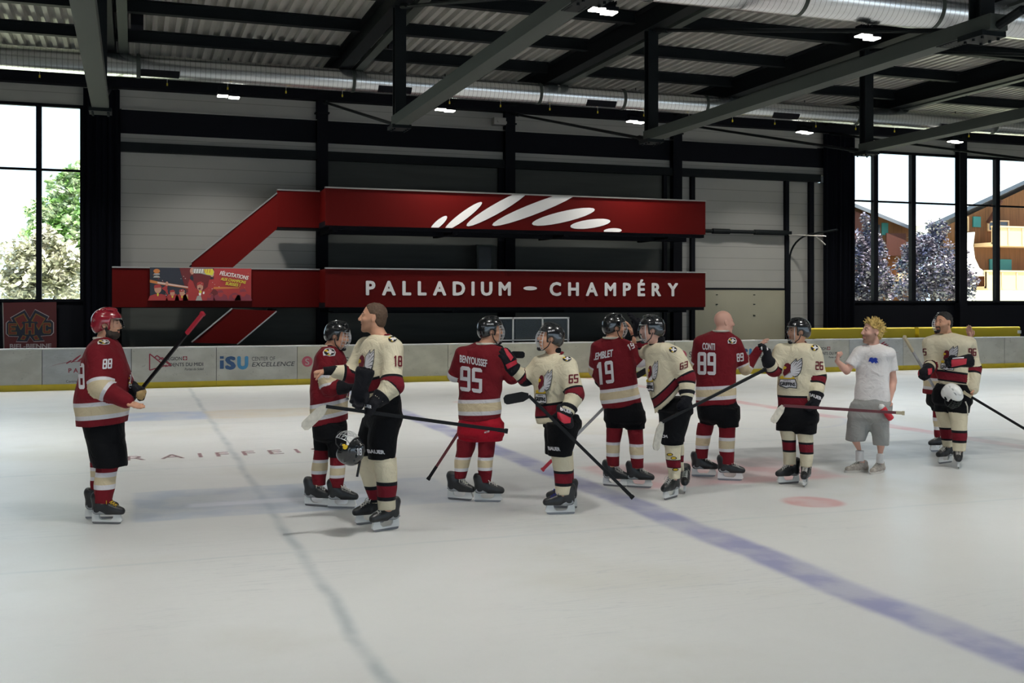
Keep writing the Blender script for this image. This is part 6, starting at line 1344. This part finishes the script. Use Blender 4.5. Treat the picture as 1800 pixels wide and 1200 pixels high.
# ---- #89
PEOPLE[89] = person(dict(cr='E', D=12.0, phi=74, kit='red', skin='skin2', label='bald person in dark red jersey 89 seen from behind, touching a glove', rho=.60, head=(292, 128, .02, 14, 0, 1.05), nb=(272, 192), brow='hair_short',
  torso=[(175, 232, 300), (190, 180, 335), (215, 142, 365), (250, 124, 382), (320, 113, 372), (400, 111, 365), (450, 115, 360), (500, 118, 360), (560, 119, 362), (600, 121, 367), (640, 125, 370)], hem=(645, 628), hips=[(600, 130, 370), (660, 130, 378), (720, 135, 382)],
  arms=[dict(p=[(360, 265, .0), (428, 412, .0), (505, 300, .0)], r=(.082, .072, .042), hand=(540, 240, -.02), n=(1, .1, -.3), curl=18), dict(p=[(145, 255, .0), (120, 390, .12), (150, 440, .32)], r=(.075, .066, .05), hand=(190, 440, .4), glove=True, curl=60, n=(0, 0, -1), ts=-1)],
  sl=(.44, .62), legs=[dict(pants=[(660, 132, 252), (720, 138, 240), (762, 140, 236)], sock=[(752, 132, 234), (830, 118, 214), (900, 115, 196), (970, 115, 190)], off=.08, sf=(.66, .58, .37, .27)), dict(pants=[(660, 248, 382), (778, 260, 382)], sock=[(768, 262, 364), (850, 258, 358), (920, 262, 356), (1012, 275, 352)], off=-.06)], sf=(.70, .62, .42, .34),
  feet=[(102, 242, 1085, -10), (262, 412, 1110, -14)], print=[[T2('CONTI', 158, 296, 78, 42, ry=4, bold=.035), T2('89', 130, 452, 112, 140, ry=4, bold=.085)], patch(342, 243, 46, 34, True), [T2('89', 370, 374, 44, 52, ry=-6, ux=-.05, bold=.06)]]))
# ---- #26
PEOPLE[26] = person(dict(cr='E', D=11.57, phi=-112, kit='cream', skin='skin', label='person in cream jersey 26 and clear visor touching the bald player\'s hand', rho=.66, head=(752, 182, -.02, 186, 0, 1.0), nb=(748, 262),
  torso=[(250, 705, 790), (265, 660, 835), (295, 628, 866), (340, 616, 866), (400, 625, 850), (500, 630, 840), (580, 632, 838), (650, 634, 848), (690, 634, 850)], hem=(690, 690), hips=[(640, 622, 868), (700, 618, 870), (730, 618, 872)],
  arms=[dict(p=[(848, 310, -.02), (880, 470, -.06), (862, 595, -.16)], r=(.082, .082, .066), hand=(835, 690, -.2), glove=True, curl=50, n=(-.6, .3, 0), ts=-1), dict(p=[(645, 305, .02), (598, 420, -.02), (562, 365, -.10)], r=(.074, .070, .060), hand=(550, 265, -.10), glove=True, curl=28, n=(-.9, .3, 0), ts=-1)],
  sl=(.50, .72), legs=[dict(pants=[(700, 618, 748), (798, 618, 738)], sock=[(790, 638, 738), (850, 650, 738), (930, 658, 738), (1010, 665, 740)], off=.0), dict(pants=[(700, 738, 872), (818, 738, 866)], sock=[(805, 740, 846), (870, 755, 846), (940, 762, 846), (1022, 768, 838)], off=-.04)], sf=(.70, .64, .42, .36),
  feet=[(620, 752, 1130, -158), (760, 832, 1143, -112)], helmet=('helmet', 'shield'), print=[[T2('26', 858, 424, 48, 54, ry=2, bold=.05, mi=1)], logo(640, 350, 142, 188), patch(853, 287, 46, 38), patch(642, 252, 40, 18)], gprint=[(0, [T2('BAUER', 822, 586, 74, 22, ry=26, bold=.04)], [M['n_white']]), (1, [([(520, 282), (528, 278), (538, 330), (530, 334)], [(0,1,2,3)], 0), ([(552, 262), (560, 262), (566, 300), (558, 304)], [(0,1,2,3)], 0), ([(580, 300), (598, 288), (600, 296), (584, 308)], [(0,1,2,3)], 0)], [M['n_white']])]))
# ---- T-shirt man
PEOPLE[1] = person(dict(cr='G', D=12.35, phi=-122, kit='tee', skin='skin2', label='blond person in white t-shirt and grey shorts, fist raised, holding red bottle', rho=.68, head=(362, 205, -.02, 190, 6, 1.12), nb=(366, 300), stub=.75, brow='hair_short', wr=.003, nbr=.072,
  torso=[(285, 335, 405), (300, 285, 450), (325, 250, 490), (360, 246, 500), (400, 256, 475), (470, 262, 466), (560, 258, 466), (640, 250, 468), (670, 248, 466)], hem=(668, 680), hips=[(640, 248, 470), (700, 235, 474), (780, 215, 476)], pants='shorts', bare_r=(.050, .038, .027),
  arms=[dict(p=[(275, 345, .0), (188, 472, -.02), (122, 405, -.06)], r=(.066, .070, .05), cov=-.72, hand=(128, 350, -.06), n=(.9, -.3, .2), curl=75, ts=1), dict(p=[(478, 350, .0), (505, 540, .02), (476, 680, -.06)], r=(.068, .068, .05), cov=-.62, hand=(462, 745, -.12), n=(-.7, -.5, 0), curl=38, ts=-1)],
  legs=[dict(pants=[(700, 230, 345), (800, 200, 340), (900, 184, 325), (945, 182, 308)], sock=[(1012, 248, 302), (1050, 248, 300), (1086, 250, 304)], bare=.46, off=.03), dict(pants=[(700, 330, 475), (800, 345, 475), (900, 360, 474), (975, 370, 470)], sock=[(1032, 390, 442), (1065, 390, 438), (1098, 388, 438)], bare=.56, off=-.04)], sf=(0, 0, 0, 0),
  feet=[(178, 335, 1160, -166), (340, 452, 1166, -135)], hair=[('hair', dict(m='hair_blond', th=.010, low=-.075, front=.07, spike=.055, temple=.0))],
  print=[[([(335, 408), (345, 382), (360, 378), (368, 385), (385, 380), (402, 392), (392, 394), (404, 418), (392, 412), (388, 424), (375, 410), (362, 420), (350, 408)], [tuple(range(13))], 4)]]))
# ---- #96
PEOPLE[96] = person(dict(cr='G', D=13.0, phi=-112, kit='cream', label='bareheaded goateed person in cream jersey 96 holding a white helmet', rho=.66, head=(848, 142, -.02, -156, 0, 1.02), nb=(868, 235), stub=.6,
  torso=[(215, 830, 925), (228, 770, 990), (255, 728, 1030), (300, 722, 1040), (350, 755, 1015), (400, 782, 1006), (480, 800, 1004), (540, 825, 1000), (580, 840, 995)], hem=(572, 592), hips=[(560, 800, 1018), (600, 785, 1028), (680, 780, 1026)],
  arms=[dict(p=[(750, 285, .0), (758, 430, .04), (738, 462, -.18)], r=(.078, .074, .060), hand=(690, 500, -.24), glove=True, curl=55, n=(.3, 0, -1), ts=1), dict(p=[(1018, 285, .0), (1055, 450, .02), (1042, 595, -.10)], r=(.08, .082, .070), hand=(1020, 675, -.16), n=(-.8, -.2, -.1), curl=45, ts=-1)],
  sl=(.48, .68), legs=[dict(pants=[(640, 782, 900), (745, 782, 900)], sock=[(735, 788, 896), (820, 808, 900), (870, 822, 903), (940, 832, 906), (985, 845, 910)], off=.08, sf=(.52, .47, .22, .17)), dict(pants=[(640, 890, 1026), (755, 880, 1018)], sock=[(745, 884, 1006), (870, 904, 1006), (960, 908, 1000), (1015, 915, 995)], off=-.04)], sf=(.52, .46, .27, .21),
  feet=[(798, 908, 1100, -146), (903, 990, 1130, -112)], guard=((862, 205), (872, 235), .060, .070), hair=[('hair', dict(m='hair_black', th=.004, low=-.07, front=.062, temple=.018, spike=.016)), ('beard', dict(name='goatee', m='hair_black', goatee=True))],
  print=[[T2('96', 1014, 368, 54, 52, ry=2, bold=.05, mi=1)], [T2('6', 706, 366, 26, 48, bold=.05, mi=1)], logo(828, 300, 120, 166)], gprint=[(0, [([(655, 480), (680, 470), (684, 500), (664, 516)], [(0,1,2,3)], 0), ([(738, 458), (766, 452), (766, 492), (742, 500)], [(0,1,2,3)], 0)], [M['glove_red']])]))
# ---- hidden red player
PEOPLE[2] = person(dict(cr='G', D=14.35, phi=-170, kit='red', skin='skin2', label='person in red jersey and black helmet mostly hidden behind player 96, hand raised', rho=.72, head=(838, 145, 0, 184, 0, .98), nb=(850, 222),
  torso=[(210, 815, 900), (235, 770, 930), (280, 748, 945), (350, 745, 945), (450, 735, 935), (560, 727, 930), (625, 727, 925)], hem=(625, 625), hips=[(600, 742, 930), (680, 745, 930), (700, 750, 930)],
  arms=[dict(p=[(925, 280, .0), (1000, 350, .0), (1030, 245, .0)], r=(.07, .06, .045), cov=.75, hand=(1016, 160, .0), n=(-.6, -.7, 0), curl=12), dict(p=[(780, 280, .0), (770, 400, .1), (800, 450, .2)], r=(.07, .06, .05), hand=(830, 470, .3), glove=True, curl=60, n=(0, 0, -1), ts=-1)],
  legs=[dict(pants=[(690, 755, 850), (740, 772, 860)], sock=[(735, 774, 850), (820, 778, 845), (900, 785, 838), (925, 788, 832)], off=.05), dict(pants=[(690, 830, 930), (740, 850, 930)], sock=[(735, 855, 930), (900, 860, 925), (930, 870, 915)], off=.0)], sf=(.72, .60, .40, .28),
  feet=[(788, 842, 1020, -170), (865, 930, 1010, 190)], helmet=('helmet', 'cage')))

# ------------------------------------------------------------------ sticks (pixel + distance from the camera)
def pc(c, x, y, D): cr = CR[c]; return np.array(atD(cr[0]+x/cr[2], cr[1]+y/cr[2], D))
SB, TW, SR, SG, WB, DR = M['stick_black'], M['tape_white'], M['stick_red'], M['stick_grey'], M['wood_butt'], M['stick_dred']
stick('black stick with red grip held upright by player 88 at the left', (pc('A', 732, 90, 9.45), pc('A', 205, 738, 9.98)), pc('A', 150, 700, 10.1), (SB, SB, SR), grip=(0, .145))
stick('black stick with white taped blade held level by the smiling player 18', (pc('B', 1045, 670, 9.10), pc('B', 150, 548, 8.88)), pc('B', 36, 655, 8.85), (SB, TW, SB), grip=(0, .05), blade_depth=.085)
stick('dark red stick leaning down behind player 95, black blade by raised glove', (pc('C', 42, 950, 11.0), pc('C', 490, 262, 10.92)), pc('C', 574, 264, 10.9), (DR, SB, SB), grip=(0, .10))
stick('black-bladed stick held across the body by player 65, end near the ice', (pc('C', 1172, 1052, 9.7), pc('C', 598, 490, 9.72)), pc('C', 462, 512, 9.75), (SB, SB, SB), grip=(0, .09), blade_depth=.09)
stick('silver stick with red end held behind player 19 above the ice', (pc('C', 675, 900, 11.6), pc('C', 1185, 385, 11.75)), pc('D', 462, 405, 11.8), (SG, SB, SR), grip=(0, .10))
stick('black stick with cream taped blade held by the leaning player in the clear visor', (pc('E', 545, 422, 11.1), pc('D', 546, 705, 10.45)), pc('D', 497, 865, 10.45), (SB, TW, SB), grip=(0, .04), blade_depth=.09)
stick('dark red and black stick with white blade held level by player 26', (pc('G', 572, 758, 11.0), pc('E', 660, 645, 11.28)), pc('E', 592, 752, 11.25), (DR, TW, WB), grip=(0, .06), blade_depth=.075)
stick('silver and cream ended stick in the glove of player 96', (pc('G', 580, 242, 12.55), pc('G', 850, 700, 13.25)), pc('G', 905, 740, 13.3), (SG, SB, WB), grip=(0, .20))
stick('long black stick reaching the right edge from the bare hand of player 96', (pc('G', 985, 618, 12.72), pc('G', 1520, 938, 12.3)), pc('G', 1600, 940, 12.3), (SB, SB, WB), grip=(0, .10))
# ------------------------------------------------------------------ held things
c = pc('B', 265, 755, 8.93); fr = head_frame(205, 150, 18)
T = thing('hockey_helmet', 'black caged helmet hanging upside down from the hand of player 18', 'helmet', tuple(c)); Hh = helmet(c, head_frame(150, 105, 0), M['helmet'], T, 'cage', 1.0)
decal(Hh, [([(245+14*math.cos(a), 742+20*math.sin(a)) for a in [.4*i for i in range(15)]], [tuple(range(15))], 0)], CR['B'], [M['n_gold']], .003, Hh, 'emblem', 5)
decal(Hh, [T2('18', 302, 790, 24, 34, bold=.03)], CR['B'], [M['n_white']], .003, Hh, 'emblem', 5)
mb = MB(); mb.beam((0,0,0), (-.03,0,-.16), .003, .02); o = obj('loose_strap', mb, M['foam'], T); o.location = Vector(pc('B', 322, 800, 8.9))-T.location
c = pc('G', 905, 640, 12.55); T = thing('hockey_helmet', 'white caged helmet held against the hip of player 96', 'helmet', tuple(c)); Hh = helmet(c, head_frame(-55, -48, 20), M['helmet_white'], T, 'cage', 1.0, cagem=M['steel2'])
mb = MB(); mb.tube([(0,0,0), (.03,0,-.06), (.035,0,-.16)], .007, 6); o = obj('loose_strap', mb, M['collar_white'], T); o.location = Vector(pc('G', 995, 680, 12.5))-T.location
def loose_glove(lab, W, d, n, t, m, extra=None):
    W = np.array(W); V = Vox(W-.26, W+.26, .0085); d = nrm(d)
    for c_ in hand_caps(W, d, n, t, curl=30, g=2.0, k=1.22): V.cap(*c_, k=.007)
    V.ell(W+d*.06, [d, nrm(t), nrm(n)], (.074, .066, .043), .012); V.cap(W-d*.12, W+d*.01, .080, .06, k=.02); V.cap(W-d*.18, W-d*.08, .068, .06, k=.005, op='c')
    P, Q = V.mesh(); T = thing('hockey_glove', lab, 'glove', tuple(W)); o = npobj('glove_shell', P-W, Q, m, T); return T, o
loose_glove('loose black hockey glove held open end up by player 18', pc('B', 325, 450, 8.9), -UP+RT*-.25, -FW, RT, M['glove'])
T, o = loose_glove('red and black hockey glove tucked under the arm of player 96', pc('G', 950, 410, 12.62), -RT*1.0+UP*-.12, -FW, UP, M['glove'])
decal(o, [([(900, 395), (1005, 388), (1000, 425), (900, 445)], [(0,1,2,3)], 0), ([(905, 382), (985, 378), (985, 386), (905, 390)], [(0,1,2,3)], 1)], CR['G'], [M['glove_red'], M['n_white']], .003, o, 'red_panel', 6)
# water bottle
a = pc('G', 412, 700, 12.10); b = pc('G', 492, 800, 12.10); d = nrm(b-a); T = thing('water_bottle', 'red water bottle with white cap in the hand of the blond person', 'bottle', tuple(a)); ln = np.linalg.norm(b-a)
P0 = lambda s: tuple(d*ln*s); M['bottle'] = mat('bottle_red', (0.50, 0.02, 0.035), 0.35)
mb = MB(); mb.tube([P0(.22), P0(.27), P0(.45), P0(.52), P0(.60), P0(.95), P0(1.0)], [.028, .036, .036, .029, .036, .037, .030], 20); obj('bottle_body', mb, M['bottle'], T, True)
mb = MB(); mb.tube([P0(0), P0(.04), P0(.05), P0(.12), P0(.22)], [.010, .012, .025, .033, .034], 18); obj('cap', mb, M['white'], T, True)
